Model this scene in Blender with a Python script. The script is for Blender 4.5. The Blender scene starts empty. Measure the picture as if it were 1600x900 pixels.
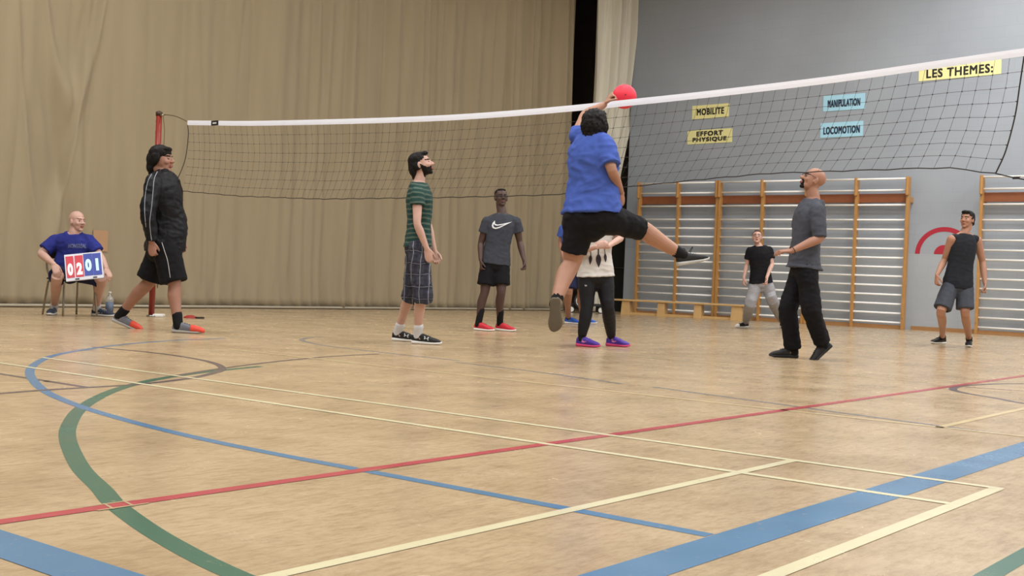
import bpy, bmesh, math, random
import numpy as np
from mathutils import Vector, Matrix, noise
from mathutils.bvhtree import BVHTree

random.seed(7)
SC = bpy.context.scene
COL = SC.collection

# ------------------------------------------------------------------ camera
CAM_H = 0.66
FPX, ROLL, PITCH, YAW = 1846.0, 0.04125, -0.00824, 0.9048
cr, sr, cp, sp = math.cos(ROLL), math.sin(ROLL), math.cos(PITCH), math.sin(PITCH)
FW = Vector((0, cp, sp)); _U = Vector((0, -sp, cp)); _X = Vector((1, 0, 0))
RT = _X * cr + _U * sr
UPV = -_X * sr + _U * cr
CAMP = Vector((0, 0, CAM_H))
cd = bpy.data.cameras.new('camera'); cam = bpy.data.objects.new('camera', cd); COL.objects.link(cam)
cd.sensor_width = 36.0; cd.lens = 36.0 * FPX / 1600.0; cd.clip_end = 200
m = Matrix((RT, UPV, -FW)).transposed().to_4x4(); m.translation = CAMP
cam.matrix_world = m
SC.camera = cam

# ------------------------------------------------------------------ colour management, world
SC.view_settings.view_transform = 'Standard'
SC.view_settings.look = 'None'
SC.view_settings.gamma = 1.0
SC.view_settings.exposure = 0.0
SC.view_settings.use_curve_mapping = False
wd = bpy.data.worlds.new('world'); SC.world = wd; wd.use_nodes = True
wd.node_tree.nodes['Background'].inputs[0].default_value = (0.6, 0.62, 0.66, 1)
wd.node_tree.nodes['Background'].inputs[1].default_value = 0.05

# the room's own axes: u runs along the divider curtain towards the block wall, v to the right along that wall
AX = Vector((math.cos(YAW), math.sin(YAW), 0)); BX = Vector((math.sin(YAW), -math.cos(YAW), 0)); ZX = Vector((0, 0, 1))
def W(u, v, z=0.0): return AX * u + BX * v + ZX * z
def ray(x, y): return FW + RT * ((x - 800) / FPX) - UPV * ((y - 450) / FPX)
def at(x, y, Y):
    d = ray(x, y); return CAMP + d * (Y / d.y)
def flo(x, y, z=0.0):
    d = ray(x, y); return CAMP + d * ((z - CAM_H) / d.z)

# ------------------------------------------------------------------ lamps of the gym (rows of high-bay fixtures)
LAMPS = []
CEIL = 8.2
for u in (1.0, 5.5, 10.0, 14.5, 19.0):
    for v in (-11.5, -6.0, -0.5, 5.0):
        LAMPS.append((u, v))
LAMP_W = 165.0
LAMP_DIM = {(19.0, -11.5): 0.08, (14.5, -11.5): 0.04, (10.0, -11.5): 0.30, (14.5, -6.0): 0.55, (10.0, -6.0): 0.85, (10.0, -0.5): 1.15, (5.5, -11.5): 1.3, (1.0, -11.5): 1.2, (19.0, -6.0): 1.3, (19.0, -0.5): 1.7, (19.0, 5.0): 1.5}
for u, v in LAMPS:
    ld = bpy.data.lights.new('gym_light', 'AREA'); ld.shape = 'RECTANGLE'; ld.size = 1.6; ld.size_y = 1.0
    ld.energy = LAMP_W * LAMP_DIM.get((u, v), 1.0); ld.color = (0.98, 0.985, 0.985)
    lo = bpy.data.objects.new('gym_light', ld); COL.objects.link(lo)
    lo.location = W(u, v, CEIL - 0.62); lo.rotation_euler = (0, 0, YAW)

# ------------------------------------------------------------------ helpers
def s2l(c):
    return c / 12.92 if c <= 0.04045 else ((c + 0.055) / 1.055) ** 2.4
def rgb(r, g, b): return (s2l(r / 255), s2l(g / 255), s2l(b / 255), 1.0)
def mat(name, col, rough=0.7, metal=0.0, spec=0.5, var=0.0, vscale=12.0, bump=0.0, bscale=60.0, bdist=0.01, emit=None, sheen=0.0, alpha=1.0, trans=0.0):
    M = bpy.data.materials.new(name); M.use_nodes = True
    nt = M.node_tree; p = nt.nodes['Principled BSDF']
    p.inputs['Base Color'].default_value = col; p.inputs['Roughness'].default_value = rough
    p.inputs['Metallic'].default_value = metal; p.inputs['Specular IOR Level'].default_value = spec
    if trans: p.inputs['Transmission Weight'].default_value = trans
    if sheen: p.inputs['Sheen Weight'].default_value = sheen
    if emit:
        p.inputs['Emission Color'].default_value = col; p.inputs['Emission Strength'].default_value = emit
    if var or bump:
        tc = nt.nodes.new('ShaderNodeTexCoord')
    if var:
        n = nt.nodes.new('ShaderNodeTexNoise'); n.inputs['Scale'].default_value = vscale; n.inputs['Detail'].default_value = 5
        nt.links.new(tc.outputs['Object'], n.inputs['Vector'])
        mx = nt.nodes.new('ShaderNodeMix'); mx.data_type = 'RGBA'
        mx.inputs[6].default_value = tuple(max(0, c * (1 - var)) for c in col[:3]) + (1,)
        mx.inputs[7].default_value = tuple(min(1, c * (1 + var)) for c in col[:3]) + (1,)
        nt.links.new(n.outputs['Fac'], mx.inputs[0]); nt.links.new(mx.outputs[2], p.inputs['Base Color'])
    if bump:
        n2 = nt.nodes.new('ShaderNodeTexNoise'); n2.inputs['Scale'].default_value = bscale; n2.inputs['Detail'].default_value = 4
        nt.links.new(tc.outputs['Object'], n2.inputs['Vector'])
        b = nt.nodes.new('ShaderNodeBump'); b.inputs['Strength'].default_value = bump; b.inputs['Distance'].default_value = bdist
        nt.links.new(n2.outputs['Fac'], b.inputs['Height']); nt.links.new(b.outputs['Normal'], p.inputs['Normal'])
    return M

def link(name, me, mats=(), parent=None, smooth=False):
    o = bpy.data.objects.new(name, me); COL.objects.link(o)
    for mm in (mats if isinstance(mats, (list, tuple)) else [mats]): me.materials.append(mm)
    if smooth:
        me.polygons.foreach_set('use_smooth', [True] * len(me.polygons))
    if parent is not None:
        o.parent = parent      # vertices are in world coordinates
        if parent.type == 'EMPTY': o.matrix_parent_inverse = Matrix.Translation(-parent.location)
    return o
def obj(name, bm, mats, parent=None, smooth=False):
    me = bpy.data.meshes.new(name); bm.normal_update(); bm.to_mesh(me); bm.free()
    return link(name, me, mats, parent, smooth)
def thing(name, label, cat, loc, group=None):
    o = bpy.data.objects.new(name, None); COL.objects.link(o); o.location = loc; o.empty_display_size = 0.1
    o['label'] = label; o['category'] = cat
    if group: o['group'] = group
    return o
def tag(o, label, cat, group=None):
    o['label'] = label; o['category'] = cat
    if group: o['group'] = group
    return o
def struct(o): o['kind'] = 'structure'; return o

def box(bm, c, ax, ay, az, hx, hy, hz, mi=0, bev=0.0):
    ax, ay, az = (Vector(v).normalized() for v in (ax, ay, az)); c = Vector(c)
    M = Matrix((ax * hx * 2, ay * hy * 2, az * hz * 2)).transposed().to_4x4(); M.translation = c
    r = bmesh.ops.create_cube(bm, size=1.0, matrix=M)
    fs = set(f for v in r['verts'] for f in v.link_faces)
    for f in fs: f.material_index = mi
    if bev:
        es = list(set(e for v in r['verts'] for e in v.link_edges))
        rb = bmesh.ops.bevel(bm, geom=es, offset=bev, segments=2, affect='EDGES', profile=0.5)
        for f in rb['faces']: f.material_index = mi
def catmull(P, n):
    P = [Vector(p) for p in P]
    if len(P) < 3: 
        return [P[0].lerp(P[-1], i / n) for i in range(n + 1)]
    out = []
    for i in range(len(P) - 1):
        p0 = P[i - 1] if i else P[0] * 2 - P[1]; p1 = P[i]; p2 = P[i + 1]; p3 = P[i + 2] if i + 2 < len(P) else P[-1] * 2 - P[-2]
        for k in range(n):
            t = k / n
            out.append(0.5 * ((2 * p1) + (p2 - p0) * t + (2 * p0 - 5 * p1 + 4 * p2 - p3) * t * t + (3 * p1 - p0 - 3 * p2 + p3) * t ** 3))
    out.append(P[-1]); return out
def tube(bm, pts, r, n=8, mi=0, cap=True):
    pts = [Vector(p) for p in pts]
    rs = r if isinstance(r, (list, tuple)) else [r] * len(pts)
    rings = []; ref = None
    for i, p in enumerate(pts):
        t = (pts[min(i + 1, len(pts) - 1)] - pts[max(i - 1, 0)]).normalized()
        if ref is None:
            ref = t.cross(Vector((0, 0, 1)))
            if ref.length < 0.1: ref = t.cross(Vector((0, 1, 0)))
        ref = (ref - t * ref.dot(t)).normalized(); q = t.cross(ref)
        rings.append([bm.verts.new(p + (ref * math.cos(2 * math.pi * k / n) + q * math.sin(2 * math.pi * k / n)) * rs[i]) for k in range(n)])
    for a, b in zip(rings, rings[1:]):
        for k in range(n):
            f = bm.faces.new((a[k], a[(k + 1) % n], b[(k + 1) % n], b[k])); f.material_index = mi
    if cap:
        for rr in (rings[0][::-1], rings[-1]):
            f = bm.faces.new(rr); f.material_index = mi
def text_mesh(s, size, bold=0.0, align='CENTER', extr=0.0015, spacing=1.0):
    c = bpy.data.curves.new('txt', 'FONT'); c.body = s; c.size = size; c.align_x = align; c.align_y = 'CENTER'
    c.offset = bold; c.extrude = extr; c.space_character = spacing; c.resolution_u = 3
    o = bpy.data.objects.new('txt', c); COL.objects.link(o)
    bpy.context.view_layer.update()
    me = bpy.data.meshes.new_from_object(o.evaluated_get(bpy.context.evaluated_depsgraph_get()))
    bpy.data.objects.remove(o); bpy.data.curves.remove(c)
    return me
def text_into(bm, s, size, org, ax, ay, mi, bold=0.0, sx=1.0, fit=None, hfit=None, extr=0.0015, heavy=0.0):
    me = text_mesh(s, size, bold, extr=extr, spacing=1.14)
    xs = [v.co.x for v in me.vertices]; ys = [v.co.y for v in me.vertices]
    w = max(xs) - min(xs); hh = max(ys) - min(ys); cx = (max(xs) + min(xs)) / 2; cy = (max(ys) + min(ys)) / 2
    kx = (fit / w) if fit else sx; ky = (hfit / hh) if hfit else 1.0
    ax = Vector(ax).normalized(); ay = Vector(ay).normalized(); az = ax.cross(ay)
    M = Matrix((ax * kx, ay * ky, az)).transposed().to_4x4(); M.translation = Vector(org)
    me.transform(Matrix.Translation((-cx, -cy, 0))); me.transform(M)
    nf = len(bm.faces)
    for k, (dx, dy) in enumerate(((1, 1), (-1, 1), (1, -1), (-1, -1)) if heavy else ((0, 0),)):      # overlapping strokes make a heavy letter
        q = me.copy(); q.transform(Matrix.Translation(ax * dx * heavy + ay * dy * heavy + az * 0.0002 * k)); bm.from_mesh(q); bpy.data.meshes.remove(q)
    bm.faces.ensure_lookup_table()
    for f in bm.faces[nf:]: f.material_index = mi
    bpy.data.meshes.remove(me)

# ------------------------------------------------------------------ floor and court lines (one mesh)
def floor_mat(name, base, line=None, wear=0.0):
    M = bpy.data.materials.new(name); M.use_nodes = True; nt = M.node_tree; p = nt.nodes['Principled BSDF']; L = nt.links
    tc = nt.nodes.new('ShaderNodeTexCoord'); mp = nt.nodes.new('ShaderNodeMapping'); mp.inputs['Rotation'].default_value = (0, 0, -YAW)
    L.new(tc.outputs['Object'], mp.inputs['Vector'])
    def noise_(sc, det, scl=(1, 1, 1), rough=0.6):
        mm = nt.nodes.new('ShaderNodeMapping'); mm.inputs['Scale'].default_value = scl; L.new(mp.outputs[0], mm.inputs[0])
        n = nt.nodes.new('ShaderNodeTexNoise'); n.inputs['Scale'].default_value = sc; n.inputs['Detail'].default_value = det; n.inputs['Roughness'].default_value = rough
        L.new(mm.outputs[0], n.inputs['Vector']); return n.outputs['Fac']
    def ramp(src, stops):
        r = nt.nodes.new('ShaderNodeValToRGB'); L.new(src, r.inputs[0]); e = r.color_ramp.elements
        while len(e) < len(stops): e.new(0.5)
        for k, (pos, c) in enumerate(stops): e[k].position = pos; e[k].color = c
        return r.outputs[0]
    def mix(f, a, b, mode='MIX'):
        x = nt.nodes.new('ShaderNodeMix'); x.data_type = 'RGBA'; x.blend_type = mode
        if isinstance(f, float): x.inputs[0].default_value = f
        else: L.new(f, x.inputs[0])
        for s, k in ((a, 6), (b, 7)):
            if isinstance(s, tuple): x.inputs[k].default_value = s
            else: L.new(s, x.inputs[k])
        return x.outputs[2]
    # herringbone-like mosaic of short strips: two brick textures in checkered blocks
    def brick(rot):
        m2 = nt.nodes.new('ShaderNodeMapping'); m2.inputs['Rotation'].default_value = (0, 0, rot); L.new(mp.outputs[0], m2.inputs[0])
        b = nt.nodes.new('ShaderNodeTexBrick'); b.inputs['Scale'].default_value = 1.0
        b.inputs['Brick Width'].default_value = 0.24; b.inputs['Row Height'].default_value = 0.048
        b.inputs['Mortar Size'].default_value = 0.0012; b.inputs['Bias'].default_value = 0.0; b.offset = 0.5
        b.inputs['Color1'].default_value = (0.40, 0.40, 0.40, 1); b.inputs['Color2'].default_value = (0.60, 0.60, 0.60, 1); b.inputs['Mortar'].default_value = (0.28, 0.28, 0.28, 1)
        L.new(m2.outputs[0], b.inputs['Vector']); return b.outputs['Color']
    ck = nt.nodes.new('ShaderNodeTexChecker'); ck.inputs['Scale'].default_value = 1 / 0.24; L.new(mp.outputs[0], ck.inputs['Vector'])
    bb = mix(ck.outputs['Fac'], brick(0.0), brick(math.pi / 2))
    br, bg_, bb_, _ = base
    wood = mix(bb, (br * 0.88, bg_ * 0.85, bb_ * 0.81, 1), (br * 1.10, bg_ * 1.11, bb_ * 1.13, 1))
    blot = ramp(noise_(1.7, 6), [(0.32, (0.80, 0.77, 0.73, 1)), (0.55, (1, 1, 1, 1)), (0.78, (1.08, 1.08, 1.1, 1))])
    wood = mix(0.9, wood, blot, 'MULTIPLY')
    streak = ramp(noise_(7.0, 8, (1, 3.0, 1), 0.7), [(0.3, (0.80, 0.76, 0.72, 1)), (0.52, (1, 1, 1, 1))])
    wood = mix(1.0, wood, streak, 'MULTIPLY')
    fine = ramp(noise_(34.0, 5, (0.55, 1.5, 1), 0.7), [(0.36, (0.82, 0.79, 0.76, 1)), (0.56, (1, 1, 1, 1))])
    wood = mix(0.8, wood, fine, 'MULTIPLY')
    col = wood
    if line:
        wr = ramp(noise_(26.0, 7, (1, 1, 1), 0.75), [(0.60, (0, 0, 0, 1)), (0.74, (1, 1, 1, 1))])
        sc_ = nt.nodes.new('ShaderNodeMath'); sc_.operation = 'MULTIPLY_ADD'; sc_.inputs[1].default_value = 0.75; sc_.inputs[2].default_value = wear
        L.new(wr, sc_.inputs[0]); sc_.use_clamp = True
        col = mix(sc_.outputs[0], line, wood)
    L.new(col, p.inputs['Base Color'])
    rr = ramp(noise_(3.0, 5), [(0.3, (0.17, 0.17, 0.17, 1)), (0.7, (0.29, 0.29, 0.29, 1))])
    L.new(rr, p.inputs['Roughness']); p.inputs['Specular IOR Level'].default_value = 0.5
    b = nt.nodes.new('ShaderNodeBump'); b.inputs['Strength'].default_value = 0.12; b.inputs['Distance'].default_value = 0.004
    L.new(noise_(9.0, 4), b.inputs['Height']); L.new(b.outputs['Normal'], p.inputs['Normal'])
    return M
WOOD = rgb(190, 168, 135)
FM = [floor_mat('parquet', WOOD),
      floor_mat('line_red', WOOD, rgb(178, 70, 80), 0.0), floor_mat('line_cream', WOOD, rgb(216, 208, 172), 0.02),
      floor_mat('line_blue', WOOD, rgb(82, 124, 160), 0.0), floor_mat('line_green', WOOD, rgb(62, 106, 88), 0.0),
      floor_mat('line_dark', WOOD, rgb(78, 70, 82), 0.12), floor_mat('line_faint_cream', WOOD, rgb(216, 196, 150), 0.25),
      floor_mat('line_faint_blue', WOOD, rgb(84, 104, 128), 0.35)]
def build_floor():
    bm = bmesh.new()
    vs = [bm.verts.new(W(u, v, 0)) for u, v in ((-7, -22), (24, -22), (24, 10), (-7, 10))]
    bm.faces.new(vs)
    vs = [bm.verts.new(W(u, v, -0.2)) for u, v in ((-7, -22), (24, -22), (24, 10), (-7, 10))]
    bm.faces.new(vs[::-1])
    def strip(P, w, mi, lay, n=10, straight=False):
        P = [W(u, v, 0.0004 + 0.00018 * lay) for u, v in P]
        pts = P if straight or len(P) < 3 else catmull(P, n)
        L = []
        for i, p in enumerate(pts):
            t = (pts[min(i + 1, len(pts) - 1)] - pts[max(i - 1, 0)]).normalized(); nn = Vector((-t.y, t.x, 0))
            L.append((bm.verts.new(p + nn * w / 2), bm.verts.new(p - nn * w / 2)))
        for a, b in zip(L, L[1:]):
            f = bm.faces.new((a[1], b[1], b[0], a[0])); f.material_index = mi
    # green and blue arcs
    strip([(5.2, -6.2), (4.65, -6.02), (4.20, -5.82), (3.85, -5.60), (3.45, -5.27), (3.01, -4.80), (2.68, -4.36), (2.42, -3.95), (2.13, -3.40), (1.97, -3.03), (1.86, -2.78), (1.72, -2.36), (1.62, -1.9), (1.56, -1.2), (1.56, -0.3)], 0.062, 4, 1)
    strip([(6.9, -8.75), (6.2, -8.6), (5.5, -8.27), (5.0, -7.93), (4.5, -7.52), (4.08, -7.03), (3.72, -6.5), (3.42, -5.93), (3.18, -5.38), (3.01, -4.83), (2.90, -4.3), (2.83, -3.8), (2.80, -3.3), (2.80, -2.6), (2.80, -1.50)], 0.052, 3, 2)
    # dark circle with tails
    strip([(5.15, -8.1), (5.24, -7.5), (5.20, -6.98), (5.07, -6.53), (4.82, -6.12), (4.48, -5.84), (4.2, -5.68), (3.88, -5.56), (3.70, -5.53), (3.49, -5.52), (3.2, -5.50), (2.7, -5.42)], 0.05, 5, 3)
    strip([(3.47, -7.4), (3.475, -6.38), (3.485, -5.53)], 0.045, 5, 1)
    strip([(4.3, -5.88), (4.69, -6.09), (5.3, -6.37), (5.94, -6.6), (6.37, -6.71), (6.9, -6.77)], 0.04, 5, 4)
    strip([(3.2, -6.6), (3.24, -5.95), (3.59, -5.92), (3.9, -5.93)], 0.03, 6, 1)
    # far blue circle and worn blue lines
    strip([(7.0, -6.0), (7.06, -6.9), (7.12, -7.45), (7.22, -7.85), (7.48, -8.35), (7.85, -8.65), (8.1, -8.72)], 0.05, 7, 1)
    strip([(6.85, -5.9), (6.78, -5.25), (6.66, -4.66), (6.52, -4.18)], 0.04, 7, 2)
    strip([(6.54, -3.95), (6.40, -3.4), (6.30, -2.95), (6.21, -2.6), (6.09, -2.04), (5.98, -1.4)], 0.04, 7, 2)
    strip([(9.9, -2.45), (9.55, -2.64), (9.2, -2.73), (8.85, -2.76), (8.5, -2.68), (8.3, -2.52), (8.12, -2.28), (7.91, -2.05), (7.75, -1.7)], 0.055, 5, 2)
    strip([(8.86, -2.71), (8.94, -2.5), (9.0, -2.2)], 0.03, 5, 3)
    strip([(2.70, -0.82), (5.5, -0.82)], 0.055, 4, 1)
    # straight lines
    strip([(-3, -2.8), (14.5, -2.8)], 0.052, 1, 5)
    strip([(1.0, -1.945), (4.29, -1.945)], 0.042, 2, 6)
    strip([(1.0, -1.185), (4.29, -1.185)], 0.046, 2, 6)
    strip([(4.282, -7.35), (4.282, -1.17)], 0.04, 2, 7)
    strip([(3.83, -8.6), (3.83, -1.2)], 0.04, 2, 7)
    strip([(5.98, -1.955), (9.0, -1.955)], 0.042, 6, 5)
    strip([(6.04, -7.6), (6.01, -1.2)], 0.045, 6, 5)
    strip([(9.16, -6.2), (9.01, -2.97)], 0.05, 6, 4)
    strip([(10.35, -5.6), (9.3, -6.1)], 0.03, 6, 3)
    strip([(1.42, -1.425), (12.0, -1.425)], 0.14, 3, 3)
    strip([(1.425, -5.5), (1.425, -1.36)], 0.14, 3, 4)
    # thin unpainted seams where two lines cross
    for dv in (-0.031, 0.031): strip([(1.79, -2.8 + dv), (1.95, -2.8 + dv)], 0.010, 0, 8)
    strip([(1.915, -2.84), (1.895, -2.76)], 0.008, 0, 9); strip([(1.855, -2.84), (1.832, -2.76)], 0.008, 0, 9)
    for s in (-1, 1): strip([(2.8 + s * 0.0, -2.8 + s * 0.03), (2.86, -2.8 + s * 0.03)], 0.008, 0, 8)
    o = obj('floor', bm, FM); struct(o)
build_floor()
# ------------------------------------------------------------------ walls and ceiling
UW = 22.3          # block wall plane
VC = -15.0         # curtain line
def wall_mat():
    M = bpy.data.materials.new('painted_block'); M.use_nodes = True; nt = M.node_tree; p = nt.nodes['Principled BSDF']; L = nt.links
    tc = nt.nodes.new('ShaderNodeTexCoord'); mp = nt.nodes.new('ShaderNodeMapping'); mp.inputs['Rotation'].default_value = (0, 0, -YAW)
    L.new(tc.outputs['Object'], mp.inputs['Vector'])
    sx = nt.nodes.new('ShaderNodeSeparateXYZ'); L.new(mp.outputs[0], sx.inputs[0])
    cx = nt.nodes.new('ShaderNodeCombineXYZ'); L.new(sx.outputs['Y'], cx.inputs['X']); L.new(sx.outputs['Z'], cx.inputs['Y'])
    b = nt.nodes.new('ShaderNodeTexBrick'); b.inputs['Scale'].default_value = 1; b.inputs['Brick Width'].default_value = 0.4; b.inputs['Row Height'].default_value = 0.2
    b.inputs['Mortar Size'].default_value = 0.006; b.inputs['Mortar Smooth'].default_value = 0.3
    b.inputs['Color1'].default_value = rgb(164, 172, 182); b.inputs['Color2'].default_value = rgb(166, 174, 184); b.inputs['Mortar'].default_value = rgb(161, 169, 179)
    L.new(cx.outputs[0], b.inputs['Vector'])
    n = nt.nodes.new('ShaderNodeTexNoise'); n.inputs['Scale'].default_value = 0.55; n.inputs['Detail'].default_value = 4; L.new(cx.outputs[0], n.inputs['Vector'])
    r = nt.nodes.new('ShaderNodeValToRGB'); L.new(n.outputs['Fac'], r.inputs[0])
    r.color_ramp.elements[0].position = 0.35; r.color_ramp.elements[0].color = (0.9, 0.9, 0.91, 1); r.color_ramp.elements[1].position = 0.65; r.color_ramp.elements[1].color = (1, 1, 1, 1)
    x = nt.nodes.new('ShaderNodeMix'); x.data_type = 'RGBA'; x.blend_type = 'MULTIPLY'; x.inputs[0].default_value = 1
    L.new(b.outputs['Color'], x.inputs[6]); L.new(r.outputs[0], x.inputs[7])
    # fresher band of paint on the lower courses, as seen under the red target
    gt = nt.nodes.new('ShaderNodeMath'); gt.operation = 'LESS_THAN'; gt.inputs[1].default_value = 1.44; L.new(sx.outputs['Z'], gt.inputs[0])
    y = nt.nodes.new('ShaderNodeMix'); y.data_type = 'RGBA'; L.new(gt.outputs[0], y.inputs[0]); L.new(x.outputs[2], y.inputs[6])
    z = nt.nodes.new('ShaderNodeMix'); z.data_type = 'RGBA'; z.blend_type = 'MULTIPLY'; z.inputs[0].default_value = 1.0; z.inputs[7].default_value = (1.12, 1.10, 1.05, 1); L.new(x.outputs[2], z.inputs[6]); L.new(z.outputs[2], y.inputs[7])
    L.new(y.outputs[2], p.inputs['Base Color']); p.inputs['Roughness'].default_value = 0.45
    bp = nt.nodes.new('ShaderNodeBump'); bp.inputs['Strength'].default_value = 0.15; bp.inputs['Distance'].default_value = 0.01; bp.invert = True
    L.new(b.outputs['Fac'], bp.inputs['Height']); L.new(bp.outputs['Normal'], p.inputs['Normal'])
    return M
M_WALL = wall_mat()
M_REDP = mat('red_wall_paint', rgb(176, 38, 58), 0.6)
M_LIGHTWALL = mat('pale_block', rgb(150, 150, 148), 0.8, var=0.06, vscale=0.6)
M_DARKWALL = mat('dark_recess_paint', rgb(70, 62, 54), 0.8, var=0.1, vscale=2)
M_CEIL = mat('ceiling_paint', rgb(190, 190, 186), 0.9, var=0.04, vscale=0.5)
def wall(name, u0, v0, u1, v1, z1, th, m_, extra=None):
    bm = bmesh.new(); a = W(u0, v0); b = W(u1, v1); d = (b - a); L = d.length; d.normalize(); n = Vector((-d.y, d.x, 0))
    box(bm, (a + b) / 2 + n * th / 2 + ZX * z1 / 2, d, n, ZX, L / 2, th / 2, z1 / 2)
    if extra: extra(bm)
    return struct(obj(name, bm, m_))
def target(bm):      # painted half target between the wall bars
    cv, cz, u = -7.32, 1.44, UW - 0.004
    for r0, r1 in ((0.445, 0.535), (0.0, 0.18)):
        N = 28; A = []
        for k in range(N + 1):
            t = math.pi * k / N
            A.append((bm.verts.new(W(u, cv - math.cos(t) * r0, cz + math.sin(t) * r0 * 0.95)), bm.verts.new(W(u, cv - math.cos(t) * r1, cz + math.sin(t) * r1 * 0.95))))
        for a, b in zip(A, A[1:]):
            f = bm.faces.new((a[0], b[0], b[1], a[1])); f.material_index = 1
wall('wall_back', UW, 10, UW, -14.36, CEIL, -0.2, [M_WALL, M_REDP], target)
wall('wall_right', -7, 10, 24, 10, CEIL, 0.2, M_LIGHTWALL)
wall('wall_near', -7, 10, -7, -22, CEIL, 0.2, M_LIGHTWALL)
wall('wall_left', -7, -22, 24, -22, CEIL, -0.2, M_DARKWALL)
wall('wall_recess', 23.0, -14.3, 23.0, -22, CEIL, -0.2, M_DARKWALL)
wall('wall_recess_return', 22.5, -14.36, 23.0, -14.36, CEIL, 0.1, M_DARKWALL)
bm = bmesh.new(); box(bm, W(8.5, -6, CEIL + 0.1), AX, BX, ZX, 15.7, 16.2, 0.1); struct(obj('ceiling', bm, M_CEIL))
M_PINE = mat('pine', rgb(186, 138, 78), 0.5, var=0.18, vscale=9)
M_BASE = mat('baseboard_wood', rgb(166, 122, 76), 0.6, var=0.15, vscale=7)
bm = bmesh.new(); box(bm, W(UW - 0.02, -7.28, 0.035), AX, BX, ZX, 0.02, 0.58, 0.035); box(bm, W(UW - 0.02, 2.5, 0.035), AX, BX, ZX, 0.02, 7.4, 0.035); struct(obj('baseboard_back', bm, M_BASE))

# door in the recess with its push bar
M_DOOR = mat('door_paint', rgb(46, 50, 44), 0.5, var=0.1, vscale=3)
M_STEEL = mat('steel', rgb(150, 150, 148), 0.35, metal=0.9)
bm = bmesh.new(); box(bm, W(22.94, -14.95, 1.05), AX, BX, ZX, 0.025, 0.5, 1.05, bev=0.004); d = struct(obj('door_1', bm, M_DOOR))
bm = bmesh.new(); tube(bm, [W(22.85, -15.3, 1.0), W(22.85, -14.6, 1.0)], 0.016); 
for v in (-15.28, -14.62): box(bm, W(22.88, v, 1.0), AX, BX, ZX, 0.04, 0.03, 0.05, bev=0.006)
p_ = obj('push_bar', bm, M_STEEL, d)

# ------------------------------------------------------------------ ceiling lights
M_HOUS = mat('lamp_housing', rgb(200, 200, 198), 0.5)
M_DIFF = mat('lamp_diffuser', (1, 0.97, 0.93, 1), 0.5, emit=6.0)
hb = bmesh.new(); box(hb, (0, 0, 0), (1, 0, 0), (0, 1, 0), ZX, 0.85, 0.55, 0.08, bev=0.02)
for x in (-0.6, 0.6): tube(hb, [(x, 0, 0.07), (x, 0, 0.5)], 0.01, 6)
mh = bpy.data.meshes.new('housing'); hb.to_mesh(mh); hb.free(); mh.materials.append(M_HOUS)
hb = bmesh.new(); box(hb, (0, 0, -0.085), (1, 0, 0), (0, 1, 0), ZX, 0.78, 0.48, 0.012)
md = bpy.data.meshes.new('diffuser'); hb.to_mesh(md); hb.free(); md.materials.append(M_DIFF)
for u, v in LAMPS:
    r = thing('ceiling_light', 'rectangular white gym ceiling light hanging above the court', 'ceiling light', W(u, v, CEIL - 0.5), 'gym ceiling lights')
    r.rotation_euler = (0, 0, YAW)
    for nm, me in (('housing', mh), ('diffuser', md)):
        c = bpy.data.objects.new(nm, me); COL.objects.link(c); c.parent = r

# ------------------------------------------------------------------ divider curtain
def curtain_mat(name, c, c2):
    M = bpy.data.materials.new(name); M.use_nodes = True; nt = M.node_tree; p = nt.nodes['Principled BSDF']; L = nt.links
    tc = nt.nodes.new('ShaderNodeTexCoord'); mp = nt.nodes.new('ShaderNodeMapping'); mp.inputs['Rotation'].default_value = (0, 0, -YAW); mp.inputs['Scale'].default_value = (1, 1, 0.12)
    L.new(tc.outputs['Object'], mp.inputs['Vector'])
    n = nt.nodes.new('ShaderNodeTexNoise'); n.inputs['Scale'].default_value = 5; n.inputs['Detail'].default_value = 6; L.new(mp.outputs[0], n.inputs['Vector'])
    x = nt.nodes.new('ShaderNodeMix'); x.data_type = 'RGBA'; x.inputs[6].default_value = c; x.inputs[7].default_value = c2; L.new(n.outputs['Fac'], x.inputs[0])
    L.new(x.outputs[2], p.inputs['Base Color']); p.inputs['Roughness'].default_value = 0.85; p.inputs['Sheen Weight'].default_value = 0.1
    return M
M_CURT = curtain_mat('tan_curtain', rgb(144, 130, 104), rgb(160, 146, 119))
M_CURT2 = curtain_mat('pale_curtain', rgb(206, 202, 186), rgb(224, 220, 206))
def smoothstep(a, b, x):
    t = max(0.0, min(1.0, (x - a) / (b - a))); return t * t * (3 - 2 * t)
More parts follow.
